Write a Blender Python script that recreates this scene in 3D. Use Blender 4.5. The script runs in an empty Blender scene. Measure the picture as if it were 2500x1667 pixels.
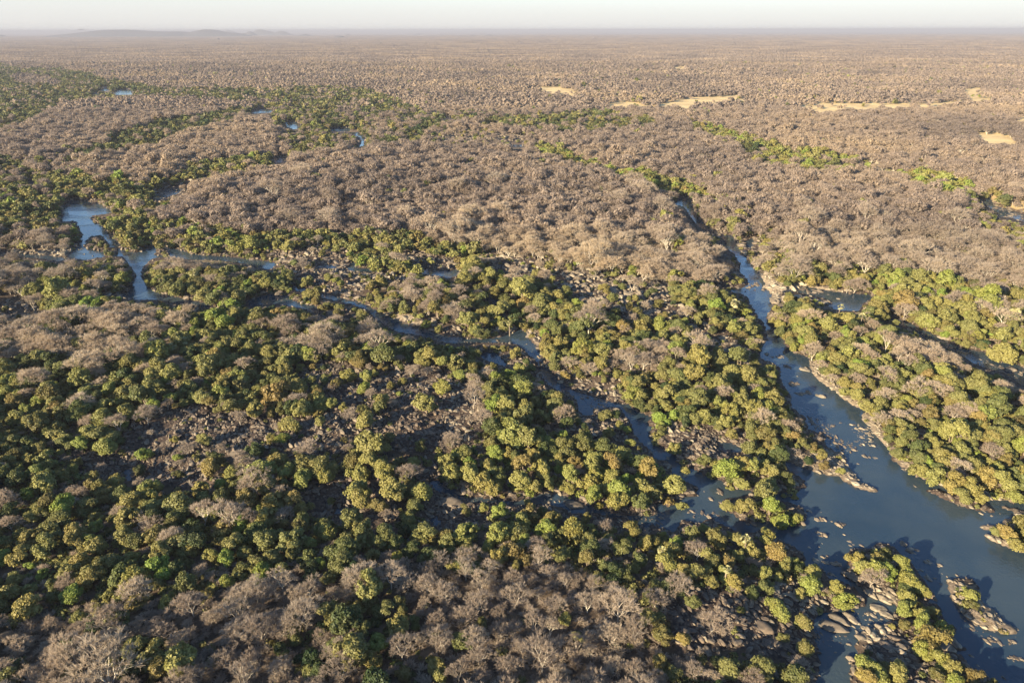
import bpy, math, random
import numpy as np
from mathutils import Vector, Matrix, Euler

random.seed(7)
RNG = np.random.default_rng(11)
scene = bpy.context.scene

HAZE = 8.0e-5
# ------------------------------------------------------------------ camera
CAM_H = 110.0
FPX = 1667.0                      # focal length in pixels of the 2500 px wide photograph
PITCH = math.atan(759.0 / FPX)    # angle below the horizon
ROLL = math.radians(-0.115)
cam_data = bpy.data.cameras.new("camera")
cam_data.sensor_width = 36.0
cam_data.lens = 36.0 * FPX / 2500.0
cam_data.clip_start = 1.0
cam_data.clip_end = 200000.0
cam = bpy.data.objects.new("camera", cam_data)
scene.collection.objects.link(cam)
cam.location = (0, 0, CAM_H)
cam.rotation_euler = (Matrix.Rotation(math.pi / 2 - PITCH, 3, 'X') @ Matrix.Rotation(ROLL, 3, 'Z')).to_euler()
scene.camera = cam

# ------------------------------------------------------------------ light and sky
SUN_EL = math.radians(17.0)
SHADOW_DIR = math.radians(50.0)   # shadows run this far to the right of the view direction
sx, sy = -math.sin(SHADOW_DIR), -math.cos(SHADOW_DIR)     # horizontal direction to the sun
sun_vec = Vector((sx * math.cos(SUN_EL), sy * math.cos(SUN_EL), math.sin(SUN_EL)))
sd = bpy.data.lights.new("sun", 'SUN')
sd.energy = 5.0
sd.angle = math.radians(0.5)
sd.color = (1.0, 0.82, 0.56)
sun = bpy.data.objects.new("sun", sd)
scene.collection.objects.link(sun)
sun.rotation_euler = sun_vec.to_track_quat('Z', 'Y').to_euler()

world = bpy.data.worlds.new("World")
scene.world = world
world.use_nodes = True
wn = world.node_tree
bg = wn.nodes["Background"]
sky = wn.nodes.new("ShaderNodeTexSky")
sky.sky_type = 'NISHITA'
sky.sun_disc = False
sky.sun_elevation = SUN_EL
sky.sun_rotation = math.atan2(sx, sy)
sky.altitude = 500
sky.air_density = 1.0
sky.dust_density = 0.8
sky.ozone_density = 3.5
# a pale band of dusty air low over the horizon, all the way round
geo = wn.nodes.new("ShaderNodeNewGeometry")
sep = wn.nodes.new("ShaderNodeSeparateXYZ")
wn.links.new(geo.outputs["Incoming"], sep.inputs[0])
ramp = wn.nodes.new("ShaderNodeMapRange")
ramp.inputs[1].default_value = -0.13
ramp.inputs[2].default_value = 0.0
ramp.inputs[3].default_value = 0.0
ramp.inputs[4].default_value = 0.92
ramp.interpolation_type = 'SMOOTHERSTEP'
wn.links.new(sep.outputs[2], ramp.inputs[0])
mixw = wn.nodes.new("ShaderNodeMixRGB")
mixw.inputs[2].default_value = (2.25, 2.22, 2.19, 1)
wn.links.new(ramp.outputs[0], mixw.inputs[0])
wn.links.new(sky.outputs[0], mixw.inputs[1])
wn.links.new(mixw.outputs[0], bg.inputs[0])
bg.inputs[1].default_value = 0.08

scene.view_settings.view_transform = 'Standard'
scene.view_settings.look = 'None'
scene.view_settings.gamma = 1.0
scene.view_settings.exposure = 2.22
cy = scene.cycles
scene.render.engine = 'CYCLES'
cy.max_bounces = 4
cy.diffuse_bounces = 2
cy.glossy_bounces = 2
cy.transmission_bounces = 2
cy.volume_bounces = 0
cy.volume_step_rate = 4.0
cy.volume_max_steps = 64
cy.use_denoising = True
cy.sample_clamp_indirect = 3.0
scene.render.use_persistent_data = False

# ------------------------------------------------------------------ projection helpers
R3 = np.array(cam.rotation_euler.to_matrix())
def project(x, y, z):
    d = np.stack([np.asarray(x, float), np.asarray(y, float), np.asarray(z, float) - CAM_H], -1)
    c = d @ R3                       # camera space
    dep = np.maximum(-c[..., 2], 1e-3)
    return 1250.0 + FPX * c[..., 0] / dep, 833.5 - FPX * c[..., 1] / dep, dep
def unproject(px, py, z=0.0):
    c = np.stack([(np.asarray(px, float) - 1250.0) / FPX, (833.5 - np.asarray(py, float)) / FPX, -np.ones_like(np.asarray(px, float))], -1)
    d = c @ R3.T
    t = (z - CAM_H) / np.minimum(d[..., 2], -1e-4)
    return d[..., 0] * t, d[..., 1] * t, t

CROPS = {'A': (0, 0, .3614), 'B': (825, 0, .3614), 'C': (1650, 0, .3614), 'D': (0, 550, .3614), 'E': (825, 550, .3614),
         'F': (1650, 550, .3614), 'G': (0, 1107, .3614), 'H': (825, 1107, .3614), 'I': (1650, 1107, .3614),
         'J': (1900, 1250, .26596), 'K': (1000, 1380, .18307), 'S': (0, 0, 1.0)}
def P(c, s):
    ox, oy, k = CROPS[c]
    v = [float(t) for t in s.replace(',', ' ').split()]
    return np.array([(ox + v[i] * k, oy + v[i + 1] * k) for i in range(0, len(v), 2)])

def inside(poly, px, py):
    out = np.zeros(px.shape, bool)
    x0, y0 = poly.min(0); x1, y1 = poly.max(0)
    sel = (px >= x0) & (px <= x1) & (py >= y0) & (py <= y1)
    if not sel.any():
        return out
    qx, qy = px[sel], py[sel]
    r = np.zeros(qx.shape, bool)
    n = len(poly)
    for i in range(n):
        ax, ay = poly[i]; bx, by = poly[(i + 1) % n]
        if ay == by:
            continue
        c = ((ay > qy) != (by > qy)) & (qx < (bx - ax) * (qy - ay) / (by - ay) + ax)
        r ^= c
    out[sel] = r
    return out

# ------------------------------------------------------------------ plan of the river (water outlines, then land inside them)
WATER = [
 P('A', "430 1380 470 1350 520 1345 600 1365 650 1370 715 1400 770 1440 700 1450 620 1460 605 1480 640 1510 690 1560 560 1560 520 1500 410 1500"),
 P('D', "520 -20 690 -10 700 30 750 70 800 110 850 120 1010 140 1100 140 1200 165 1310 195 1400 205 1500 210 1600 220 1850 250 1870 270 1830 300 1750 290 1650 262 1500 240 1300 235 1230 230 1170 215 1100 215 1020 230 960 290 955 340 970 380 1010 430 1100 465 1200 490 1300 510 1400 530 1480 545 1400 560 1200 530 1050 503 930 508 850 485 800 470 870 440 910 370 900 310 860 250 830 215 740 212 600 235 500 232 460 210 480 170 530 150 520 100 560 70"),
 P('D', "-200 180 50 185 170 195 270 200 420 215 450 235 400 247 250 225 150 215 40 212 -200 205"),
 P('D', "235 545 285 540 292 560 250 565"),
 P('D', "1700 250 1830 260 1800 300 1700 280"),
 P('D', "2150 265 2300 270 2290 290 2150 290"),
 P('D', "1650 548 1680 505 1750 483 1830 465 1900 475 1960 480 1980 510 2050 530 2130 545 2170 560 2160 605 2050 565 1950 545 1850 530 1750 540 1660 560"),
 P('D', "1960 408 2090 430 2040 455 1990 440"),
 P('E', "-110 455 0 485 60 500 150 520 230 560 330 600 430 650 520 690 620 715 700 745 800 755 850 760 900 765 900 792 800 792 740 792 640 748 560 725 480 715 400 690 300 645 250 595 180 565 90 535 0 515 -110 490"),
 P('E', "1085 765 1130 740 1200 725 1215 695 1260 715 1295 765 1335 810 1365 860 1380 910 1405 950 1440 990 1490 1045 1535 1085 1580 1112 1640 1132 1740 1162 1850 1195 1920 1205 1970 1205 1990 1240 2060 1270 2120 1300 2090 1335 2125 1370 2090 1400 2105 1440 2150 1490 2230 1535 2290 1600 2150 1580 2075 1495 2015 1432 1995 1380 1965 1315 1925 1265 1900 1228 1830 1228 1740 1252 1715 1287 1645 1285 1625 1230 1605 1180 1560 1125 1500 1122 1430 1085 1395 1050 1370 1000 1358 950 1338 915 1285 875 1245 825 1195 802 1120 792"),
 P('E', "540 322 600 290 640 308 720 310 800 300 832 290 800 342 760 362 700 347 620 337"),
 P('E', "40 290 110 240 132 290 280 300 260 322 100 312"),
 P('E', "180 560 300 610 430 660 620 720 740 750 900 768 900 802 740 800 560 748 400 722 250 628"),
 P('E', "880 764 1100 758 1125 795 900 800"),
 P('E', "958 475 1000 473 1030 498 1080 497 1122 530 1100 542 1040 522 990 497"),
 P('E', "1140 585 1183 627 1150 630 1135 600"),
 P('E', "970 600 1010 598 1005 615 975 615"),
 P('E', "108 638 150 635 160 652 115 662"),
 P('E', "960 868 1060 858 1150 930 1130 955 980 902"),
 P('F', "290 62 380 68 395 90 412 130 452 190 492 240 522 280 562 330 592 370 622 430 652 470 640 510 660 540 632 580 612 620 622 680 690 690 705 740 735 800 800 860 870 880 905 900 905 960 935 1010 985 1060 1065 1110 1115 1160 1185 1210 1255 1243 1310 1255 1255 1275 1255 1310 1305 1350 1325 1400 1375 1450 1435 1510 1460 1570 1080 1570 1060 1520 1005 1480 1010 1410 950 1400 900 1380 880 1340 880 1300 830 1270 790 1230 770 1190 780 1150 730 1080 700 1030 710 990 700 960 640 922 580 912 560 870 580 820 600 800 610 760 610 700 590 660 560 630 540 600 530 560 500 530 490 490 430 460 340 450 400 432 450 420 490 400 480 360 430 310 430 260 400 200 350 160 338 110"),
 P('F', "470 100 520 88 532 130 500 162 470 142"),
 P('F', "850 412 920 422 1040 442 1110 452 1200 462 1330 472 1330 492 1260 532 1232 582 1170 582 1060 572 1030 542 1060 522 980 492 890 472 790 445"),
 P('F', "1400 622 1480 632 1560 652 1650 692 1750 742 1850 792 1950 832 2060 852 2140 872 2220 902 2352 962 2700 1120 2700 1220 2352 1090 2300 1062 2250 1012 2150 982 2050 952 1960 902 1880 832 1780 802 1700 772 1600 692 1450 662"),
 P('F', "150 838 300 850 280 862 160 852"),
 P('F', "270 1462 330 1460 420 1490 490 1510 540 1540 500 1560 300 1520"),
 P('C', "-10 1325 60 1338 108 1350 112 1400 150 1480 215 1530 290 1570 270 1590 150 1530 90 1452 60 1400 20 1392 -12 1380"),
 P('C', "2038 1325 2130 1345 2152 1390 2230 1410 2300 1430 2352 1450 2600 1500 2600 1560 2352 1502 2250 1472 2190 1470 2170 1432 2120 1410 2080 1365"),
 P('B', "-40 865 70 865 60 887 -40 882"),
 P('B', "95 905 140 905 172 930 162 970 145 978 148 932 110 915"),
 P('B', "715 788 762 786 760 800 720 800"),
 P('B', "572 880 605 880 602 892 578 890"),
 P('B', "1165 978 1240 980 1240 992 1165 992"),
 P('A', "780 622 830 607 882 612 872 637 800 637"),
 P('A', "688 598 730 596 728 615 685 612"),
 P('A', "630 632 660 626 660 636 632 638"),
 P('A', "1705 752 1760 737 1832 745 1805 760 1730 764"),
 P('A', "1925 842 1970 820 2012 842 1992 870 1942 852"),
 P('A', "1858 1072 1880 1050 1918 1045 1916 1090 1870 1097"),
 P('A', "1030 1355 1055 1310 1120 1280 1200 1268 1245 1275 1190 1312 1110 1342"),
 P('A', "1258 1282 1292 1270 1282 1302"),
 P('A', "188 1215 232 1215 212 1237"),
 P('G', "835 110 892 100 892 182 860 192"),
 P('I', "-60 -5 40 -5 100 60 330 150 700 60 1130 -3 1430 -3 1450 30 1510 80 1580 110 1620 140 1680 180 1760 205 1800 215 1900 270 2100 310 2352 330 2700 340 3100 800 3100 2600 850 2600 940 1550 960 1490 980 1430 950 1350 960 1290 940 1220 930 1130 980 1080 1100 1050 1270 1040 1275 980 1200 900 1130 870 1040 840 1020 800 960 760 880 760 860 680 780 620 680 570 600 510 540 530 450 550 400 520 330 490 240 430 150 480 0 430 -100 380 0 330 20 300 150 290 140 220 60 190 -30 120"),
 P('H', "620 190 690 180 720 230 800 240 810 275 900 290 1050 310 1200 320 1350 290 1390 260 1450 250 1520 280 1600 320 1700 350 1850 400 1950 420 2150 420 2150 350 2180 330 2200 350 2290 390 2330 440 2280 540 2130 480 2090 500 2040 500 1950 440 1850 430 1720 400 1600 410 1520 370 1380 340 1250 350 1200 370 1150 340 980 330 860 330 740 280 660 250 630 210"),
 P('H', "-20 360 60 370 30 410 -20 410"),
 P('H', "615 430 680 425 705 500 650 490"),
]
for k_, p_ in enumerate(WATER):
    if p_[:, 1].max() < 480 and np.ptp(p_[:, 0]) < 60:
        c_ = p_.mean(0); WATER[k_] = c_ + (p_ - c_) * 1.4
LAND = [
 P('I', "-20 -10 40 90 120 100 200 150 330 190 330 215 420 235 500 250 600 275 700 270 830 260 880 220 870 180 760 110 740 60 700 30 690 -10"),
 P('I', "700 -10 720 40 800 75 960 130 1060 155 1110 150 1170 100 1150 40 1130 -10"),
 P('I', "1100 130 1170 100 1215 150 1265 200 1340 230 1370 262 1310 255 1230 235 1180 205 1120 185"),
 P('I', "285 345 330 310 400 300 520 290 600 290 720 320 800 340 880 390 880 450 840 490 700 465 580 460 500 475 430 450 400 410 340 380"),
 P('I', "1165 680 1180 640 1300 640 1370 610 1470 620 1520 680 1600 740 1650 820 1700 890 1745 940 1720 980 1700 1000 1790 1030 1800 1110 1900 1180 1880 1230 1920 1300 1980 1320 1760 1330 1650 1270 1600 1190 1520 1100 1500 1030 1470 1020 1400 990 1300 940 1220 880 1140 830 1140 790 1170 770"),
 P('I', "1210 1300 1240 1220 1300 1180 1400 1160 1480 1110 1530 1110 1600 1200 1640 1270 1750 1340 1900 1340 1980 1420 2080 1500 2200 1550 2352 1640 2400 1900 1250 1900 1180 1500 1175 1400 1220 1350"),
 P('I', "1838 870 1900 840 2000 850 2050 900 2050 970 2080 1020 2150 1060 2200 1120 2310 1190 2290 1215 2180 1210 2000 1140 1920 1070 1850 960"),
 P('I', "1670 247 1720 238 1800 260 2000 300 2100 340 2160 395 2070 390 1950 365 1900 345 1800 300"),
 P('I', "2180 355 2310 375 2300 388 2200 370"),
 P('I', "2700 300 2352 385 2290 390 2280 430 2220 450 2200 480 2140 490 2030 480 2060 505 2150 530 2110 570 2170 600 2250 635 2320 660 2400 690 2700 700"),
 P('D', "565 150 580 100 620 75 680 70 730 110 740 160 690 180 620 165"),
 P('D', "800 150 810 105 880 95 960 115 1010 135 990 165 920 185 850 175"),
 P('D', "1050 200 1060 150 1100 150 1150 190 1150 215"),
 P('D', "700 210 720 150 790 150 800 190 740 215"),
]
def is_water(px, py):
    w = np.zeros(px.shape, bool)
    for p in WATER: w |= inside(p, px, py)
    l = np.zeros(px.shape, bool)
    for p in LAND: l |= inside(p, px, py)
    return w & ~l
# raster of the visible water, 2 photo pixels per cell
RX0, RY0, RS = -500, 0, 2.0
gx, gy = np.meshgrid(RX0 + RS * (np.arange(1750) + .5), RY0 + RS * (np.arange(1050) + .5))
WR = is_water(gx, gy)
def water_at(px, py):
    i = np.clip(((px - RX0) / RS).astype(int), 0, WR.shape[1] - 1); j = np.clip(((py - RY0) / RS).astype(int), 0, WR.shape[0] - 1)
    return WR[j, i]

# ------------------------------------------------------------------ plan of the vegetation
ZX, ZY = np.meshgrid(-500 + 4.0 * (np.arange(875) + .5), 4.0 * (np.arange(525) + .5))
Z = {}
Z['green'] = np.where(ZY < 560, .05, .93)
Z['dens'] = np.ones_like(ZX)
Z['rock'] = np.where(ZY < 560, .0, .06)
Z['tint'] = np.full_like(ZX, .5)
Z['pale'] = np.full_like(ZX, .28)
Z['grass'] = np.zeros_like(ZX)
def paint(poly, **kw):
    m = inside(poly, ZX, ZY)
    for k, v in kw.items(): Z[k][m] = v
# leafless domes
S4 = P('S', "1320 350 1414 378 1477 397 1515 411 1566 411 1629 427 1692 439 1735 467 1700 490 1654 490 1629 478 1566 456 1503 430 1440 414 1376 395 1320 376")
paint(P('S', "390 490 560 410 680 375 800 367 1000 350 1250 362 1420 405 1560 470 1640 520 1740 600 1790 660 1740 680 1600 680 1500 665 1400 640 1250 615 1080 585 1000 560 900 565 800 550 700 525 560 520 440 510"), green=.03, rock=.0, tint=.4)
paint(P('S', "1280 330 1500 300 1700 352 1850 430 2100 440 2260 480 2400 540 2500 620 3000 760 3000 900 2500 730 2350 680 2200 650 2100 650 1980 640 1920 580 1850 560 1750 510 1650 480 1500 400"), green=.05, rock=.0)
# distant green belts along the river
paint(P('A', "-600 430 0 430 200 470 420 470 620 500 700 540 900 560 1100 600 1600 600 2100 590 2352 590 2352 690 2000 690 1500 680 1200 660 900 650 600 670 400 700 250 800 100 860 0 900 -600 900"), green=.95, tint=.20)
paint(P('A', "60 520 160 500 300 520 420 560 300 580 120 560"), green=.15)
paint(P('A', "1640 700 1900 680 2352 700 2352 1000 2250 1020 2050 1050 1950 1000 1850 950 1900 880 1800 780 1650 770"), green=.92, rock=.12, tint=.35)
paint(P('A', "400 1030 560 1000 700 960 800 880 950 850 1060 800 1300 780 1640 720 1700 760 1500 840 1250 900 1050 970 900 1010 700 1050 560 1080 420 1100"), green=.97, tint=.12, dens=.85)  # dark green strip; its valley shadow is put into the low tint
paint(P('A', "-600 1050 0 1060 150 1080 350 1070 500 1080 480 1150 700 1200 900 1200 1200 1170 1350 1080 1600 1060 1850 1040 1900 1100 1650 1170 1450 1200 1300 1260 1100 1400 1000 1450 900 1560 -600 1600"), green=.95, tint=.5, rock=.04)
paint(P('A', "-600 1180 100 1120 60 1030 -600 1000"), green=.7, tint=.2)
paint(P('A', "1000 1240 1150 1230 1400 1170 1450 1190 1300 1260 1200 1330 1050 1360"), rock=.9, dens=.45, green=.7)
paint(P('A', "480 1300 640 1330 760 1400 780 1460 850 1440 820 1390 660 1320"), rock=.9, dens=.4)
paint(P('B', "0 600 200 600 300 640 420 690 560 740 750 760 900 750 1100 770 1400 780 1700 740 1900 760 2100 790 2200 840 2000 870 1800 880 1500 900 1250 870 1100 850 1000 880 900 800 700 830 620 880 560 960 400 980 200 960 60 870 -100 860 -100 600"), green=.93, tint=.28, rock=.05)
paint(P('B', "180 800 400 760 560 830 450 900 300 930 180 880"), green=.6)
paint(P('B', "620 850 1000 870 1250 900 1400 930 1250 985 700 985 600 930"), green=.3, rock=1, dens=.5, pale=.45)
paint(P('B', "0 880 180 930 280 920 300 980 0 990"), rock=.8, green=.7)
paint(P('B', "1250 930 1400 970 1550 1000 1620 1060 1800 1120 1860 1160 2000 1160 2150 1190 2352 1260 2352 1320 2250 1300 2150 1260 1950 1190 1800 1150 1650 1110 1480 1060 1350 1010"), green=.92, tint=.75)
paint(P('C', "100 815 250 840 420 880 520 930 650 960 780 990 950 1000 1100 1020 1230 1070 1260 1110 1200 1150 1000 1160 850 1170 700 1120 500 1090 430 1010 420 950 250 920 110 870"), green=.93, tint=.7)
paint(P('C', "430 950 560 980 580 1090 480 1090"), tint=.1)
paint(P('C', "1210 1080 1350 1070 1450 1130 1500 1170 1380 1200 1200 1170"), rock=.7, pale=.7, dens=.4, green=.4)
paint(P('C', "1480 1150 1700 1140 1900 1180 2000 1240 1970 1330 1850 1310 1650 1260 1520 1210"), green=.97, tint=.85)
paint(P('C', "1930 1290 2050 1290 2150 1350 2260 1420 2352 1450 2352 1560 2050 1560 1950 1420"), green=.65)
paint(P('C', "1990 1240 2352 1330 2352 1430 2200 1380 2060 1320"), grass=.7, dens=.35, green=.4)
paint(P('F', "100 20 230 0 650 0 800 100 900 220 800 340 600 320 540 260 400 60 250 10"), green=.5, rock=.25, dens=.8)
paint(P('C', "150 1280 480 1330 560 1500 450 1560 200 1500 120 1400"), green=.35, rock=.15)
# river side
paint(P('D', "620 -120 800 -180 1100 -80 1600 20 1900 100 2200 130 2352 150 2352 240 1850 240 1500 205 1300 190 1100 135 850 60"), green=.9, tint=.62, rock=.05)
paint(P('D', "1780 130 2100 110 2352 160 2352 300 2100 260 1850 230"), green=.5, rock=.9, dens=.4)
paint(P('D', "1880 240 2352 250 2352 420 2100 410 1980 330"), rock=1.0, dens=.22, pale=.2)
paint(P('D', "-600 30 150 -20 520 60 500 150 430 200 150 190 -600 180"), green=.45, rock=.2)
paint(P('D', "130 130 450 130 480 200 200 210"), rock=1, dens=.2, pale=.65)
paint(P('D', "-600 210 200 240 350 300 250 330 130 480 -600 480"), green=.2, rock=.3, dens=.8)
paint(P('D', "-600 440 200 440 280 520 300 640 150 700 -600 720"), green=.25, rock=.6, dens=.5, tint=.1)
paint(P('D', "250 280 850 220 900 300 850 430 700 480 350 500 130 470 200 360"), green=.8, tint=.6)
paint(P('D', "700 430 850 420 830 490 690 500"), rock=1, dens=.15, pale=.5)
paint(P('D', "1100 240 1550 240 1580 320 1300 340 1100 290"), green=.15)
paint(P('D', "1300 290 1680 260 1860 330 1650 480 1300 500 1000 420 980 300"), green=.85, tint=.45)
paint(P('D', "2150 540 2352 520 2352 650 2150 640"), rock=1, dens=.15, pale=.05)
paint(P('D', "-600 650 250 640 500 620 700 560 950 530 1100 570 1050 650 1300 900 1200 960 850 930 550 900 200 880 -600 900"), green=.34, rock=.02)
paint(P('D', "450 640 650 660 640 700 480 700"), grass=.7, dens=.3)
paint(P('D', "1850 900 2200 880 2352 1050 2352 1250 2150 1150 1950 980"), rock=.7, dens=.5)
paint(P('D', "850 1260 1150 1150 1300 1120 1500 1200 1900 1250 2352 1200 2352 1560 700 1560 830 1400"), rock=1.0, dens=.42, green=.6, pale=.2)
paint(P('D', "1750 630 2352 640 2352 900 2100 850 1900 780"), green=.6, tint=.4)
paint(P('E', "-100 260 100 240 500 300 500 380 300 420 150 480 -100 470"), rock=1, dens=.35, pale=.35)
paint(P('E', "430 160 620 150 830 230 820 300 550 290 420 220"), rock=1, dens=.25, pale=.3)
paint(P('E', "1000 170 1300 180 1600 230 1900 300 2250 370 2250 450 2352 520 2352 660 2000 650 1850 600 1600 480 1400 450 1300 350 1000 300"), rock=.9, dens=.42, green=.7, pale=.45)
paint(P('E', "0 480 200 560 450 580 700 660 750 700 620 710 430 640 200 555"), rock=.35, dens=.1, pale=1.0)
paint(P('E', "350 370 750 400 900 500 850 600 600 560 400 500"), green=.45)
paint(P('E', "500 590 700 600 880 680 850 760 700 740"), rock=.8, dens=.25, pale=.4)
paint(P('E', "1030 650 1180 640 1220 700 1300 690 1500 720 1480 770 1330 800 1260 700 1120 740 1030 730"), rock=1, dens=.15, pale=.6)
paint(P('E', "1380 880 1480 900 1600 980 1880 1000 1910 1200 1800 1170 1500 1060 1400 980"), rock=.6, dens=.15, pale=.5)
paint(P('E', "1030 850 1280 880 1360 990 1280 1000 1100 950"), rock=1, dens=.3, pale=.3)
paint(P('E', "-60 900 400 880 750 930 900 1100 950 1250 800 1300 750 1560 300 1560 -60 1300"), rock=1, dens=.42, green=.65, pale=.25, tint=.5)
paint(P('E', "340 1180 560 1150 720 1320 760 1560 350 1560 300 1350"), rock=1, dens=.06, pale=.0)  # shadowed gully: its shade is painted into the darkest rock tone
paint(P('E', "700 1080 950 1050 1000 1300 900 1560 760 1500"), rock=1, dens=.5, green=.3, pale=.5)
paint(P('E', "1400 1300 1700 1280 1900 1230 2000 1400 1950 1480 1680 1440 1430 1370"), rock=1, dens=.2, pale=.35)
paint(P('E', "1850 820 2250 830 2300 950 2100 1000 1880 930"), green=.3)
paint(P('E', "1350 740 1850 760 1900 1000 1500 900"), green=.8, tint=.7)
paint(P('F', "-60 580 200 620 480 750 560 830 300 870 0 700"), rock=1, dens=.35, pale=.55)
paint(P('F', "540 300 870 400 880 430 640 470 560 380"), rock=.9, dens=.1, pale=.95)
paint(P('F', "640 470 1070 510 1060 540 800 530 650 510"), rock=1, dens=.1, pale=.75)
paint(P('F', "850 400 1120 430 1340 480 1340 530 1700 700 1950 820 2352 950 2700 1100 2700 300 2352 380 1800 380 1100 260 880 260"), green=.88, tint=.5)
paint(P('F', "870 400 1130 430 1110 447 900 420"), rock=.3, dens=.1, pale=1)
paint(P('F', "430 60 560 80 600 200 470 220 400 120"), rock=1, dens=.3, pale=.3)
paint(P('F', "250 60 400 180 440 260 430 350 350 440 230 420 300 300"), rock=.9, dens=.4, pale=.15)
paint(P('F', "620 560 800 520 1300 600 1700 780 2000 900 2352 1100 2700 1300 2700 1900 1500 1900 1300 1300 900 900"), green=.86, tint=.55, rock=.08)
paint(P('F', "1480 770 1700 760 1960 880 1920 930 1700 910 1480 850"), green=.05)
paint(P('F', "880 890 960 980 1100 1060 1250 1160 1330 1260 1400 1400 1480 1560 1300 1560 1200 1400 1000 1250 900 1000"), rock=.9, dens=.4, pale=.8)
paint(P('F', "900 900 1000 960 1120 1030 1060 1080 930 990"), rock=1, dens=.3, pale=.6)
paint(P('F', "-60 1300 250 1320 480 1400 540 1540 300 1560 -60 1560"), rock=1, dens=.4, pale=.35)
# near ground
paint(P('G', "450 -50 1000 -60 1500 100 1500 230 1200 250 1000 200 550 160"), rock=1, dens=.3, pale=.15)
paint(P('G', "2050 200 2352 50 2700 180 2700 480 2352 480 2200 420 2050 480"), rock=1, dens=.35, pale=.1, green=.8)
paint(P('H', "540 40 720 60 700 200 840 260 1300 350 1600 400 1900 430 2200 480 2100 530 1600 450 1100 400 800 560 560 480"), rock=1, dens=.12, pale=.25)
paint(P('H', "1500 250 1900 280 2200 350 2150 430 1700 360"), rock=1, dens=.12, pale=.3)
paint(P('H', "700 -60 1200 -60 1900 0 2200 60 2200 320 1900 320 1500 280 1200 260 800 220 690 100"), green=.97, tint=.8, dens=1, rock=.25)
paint(P('G', "-1400 1120 200 1080 500 1150 800 1050 1250 1000 1500 920 1750 800 2200 720 2352 780 2352 2300 -1400 2300"), green=.10, rock=.0, tint=.35)
paint(P('G', "850 1240 1150 1250 1250 1400 1150 1540 850 1500 780 1350"), green=.95)
paint(P('G', "1950 1150 2352 1050 2700 1150 2650 1560 2150 1560 1950 1350"), green=.85, tint=.1)
paint(P('H', "-60 700 250 620 520 700 800 700 1300 680 1500 740 1800 820 1900 940 2080 1060 2150 1300 2200 1560 2300 1900 -60 1900"), green=.05, rock=.0, tint=.35)
paint(P('H', "-100 860 420 860 500 1100 480 1240 800 1500 800 1900 -100 1900"), green=.75, tint=.3)
paint(P('I', "-80 900 300 870 600 1000 820 1150 900 1280 960 1500 700 1480 500 1350 0 1350"), rock=1.0, dens=.08, pale=.1, green=.9)
paint(P('I', "500 880 750 850 1000 950 1200 1060 1260 1160 1100 1250 980 1180 700 1050"), rock=1.0, dens=.10, pale=.4, green=1)
paint(P('I', "0 1340 500 1330 850 1450 950 1700 900 2100 0 2100"), green=.6, tint=.25, rock=.1)
paint(P('I', "1150 760 1500 900 1520 1030 1300 960"), rock=1, dens=.1, pale=.45, green=1)
paint(P('I', "1200 1160 1550 1100 1700 1350 1850 1560 1700 1900 1560 1560 1300 1300"), rock=1, dens=.10, pale=.3, green=1)
for s_ in ["680 20 900 110 1060 160 1370 290 1400 240 1200 100 1120 -20 700 -30", "1400 -20 1560 110 1760 220 2000 310 2352 420 2352 300 1900 200 1600 60", "1980 460 2130 470 2352 380 2500 700 2352 690 2080 600", "1160 1060 1500 1160 1400 1260 1180 1280", "1130 760 1300 900 1500 1040 1540 980 1300 860", "1820 830 2060 960 2352 1200 2352 1280 2100 1260 1860 1060"]:
    paint(P('I', s_), pale=.68)
for s_ in ["700 -20 900 100 1060 155 1380 280 1380 240 1200 90 1120 -20", "1640 230 2180 400 2180 360 1700 230", "1990 470 2130 480 2130 600 2352 680 2500 700 2352 600 2200 520"]:
    paint(P('I', s_), rock=.8)
paint(S4, green=1.0, tint=.72, dens=1, rock=0)
# straw-coloured clearings
for s in ["1283 214 1340 210 1400 216 1418 222 1395 226 1340 222", "1465 248 1520 244 1600 246 1680 240 1760 236 1850 238 1830 244 1700 248 1600 252 1500 254",
          "1990 253 2080 250 2180 252 2230 248 2225 255 2100 262 2010 262", "2352 222 2380 214 2400 218 2416 238 2390 240 2365 232", "1930 258 1990 256 2060 262 2000 266", "1600 243 1690 236 1800 232 1810 236 1700 242", "2240 252 2330 248 2335 252 2245 256",
          "2270 247 2415 241 2415 245 2280 250", "1650 252 1700 256 1680 262 1645 258", "2480 278 2700 285 2700 292 2480 286",
          "1640 162 1670 161 1675 166 1645 167", "310 99 380 98 470 103 470 106 330 106", "-300 94 120 94 200 97 300 98 200 100 -300 97",
          "2380 325 2440 322 2500 330 2460 338 2400 334"]:
    q_ = P('S', s); c_ = q_[:, 1].mean(); q_[:, 1] += np.where(q_[:, 1] > c_, 6.5 * (c_ - 74) / 110, -3.0)
    paint(q_, grass=1.0 if c_ > 130 else .55, dens=.015, green=.3)
for s in ["1440 236 1900 226 1900 262 1440 270", "1950 240 2440 205 2440 262 1960 275", "1380 560 1600 575 1600 600 1380 590", "1860 270 2500 290 2500 420 2250 410 1950 340"]:
    m = inside(P('S', s), ZX, ZY) & (Z['grass'] < .5); Z['grass'][m] = .42; Z['dens'][m] *= (.42 if s.startswith('1440') or s.startswith('1950') else .66)
def zone(px, py, jit=0.0, rng=None):
    if np.any(jit):
        px = px + rng.normal(0, 1, px.shape) * jit; py = py + rng.normal(0, .45, px.shape) * jit
    i = np.clip(((px + 500) / 4).astype(int), 0, ZX.shape[1] - 1); j = np.clip((py / 4).astype(int), 0, ZX.shape[0] - 1)
    return {k: v[j, i] for k, v in Z.items()}

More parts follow.
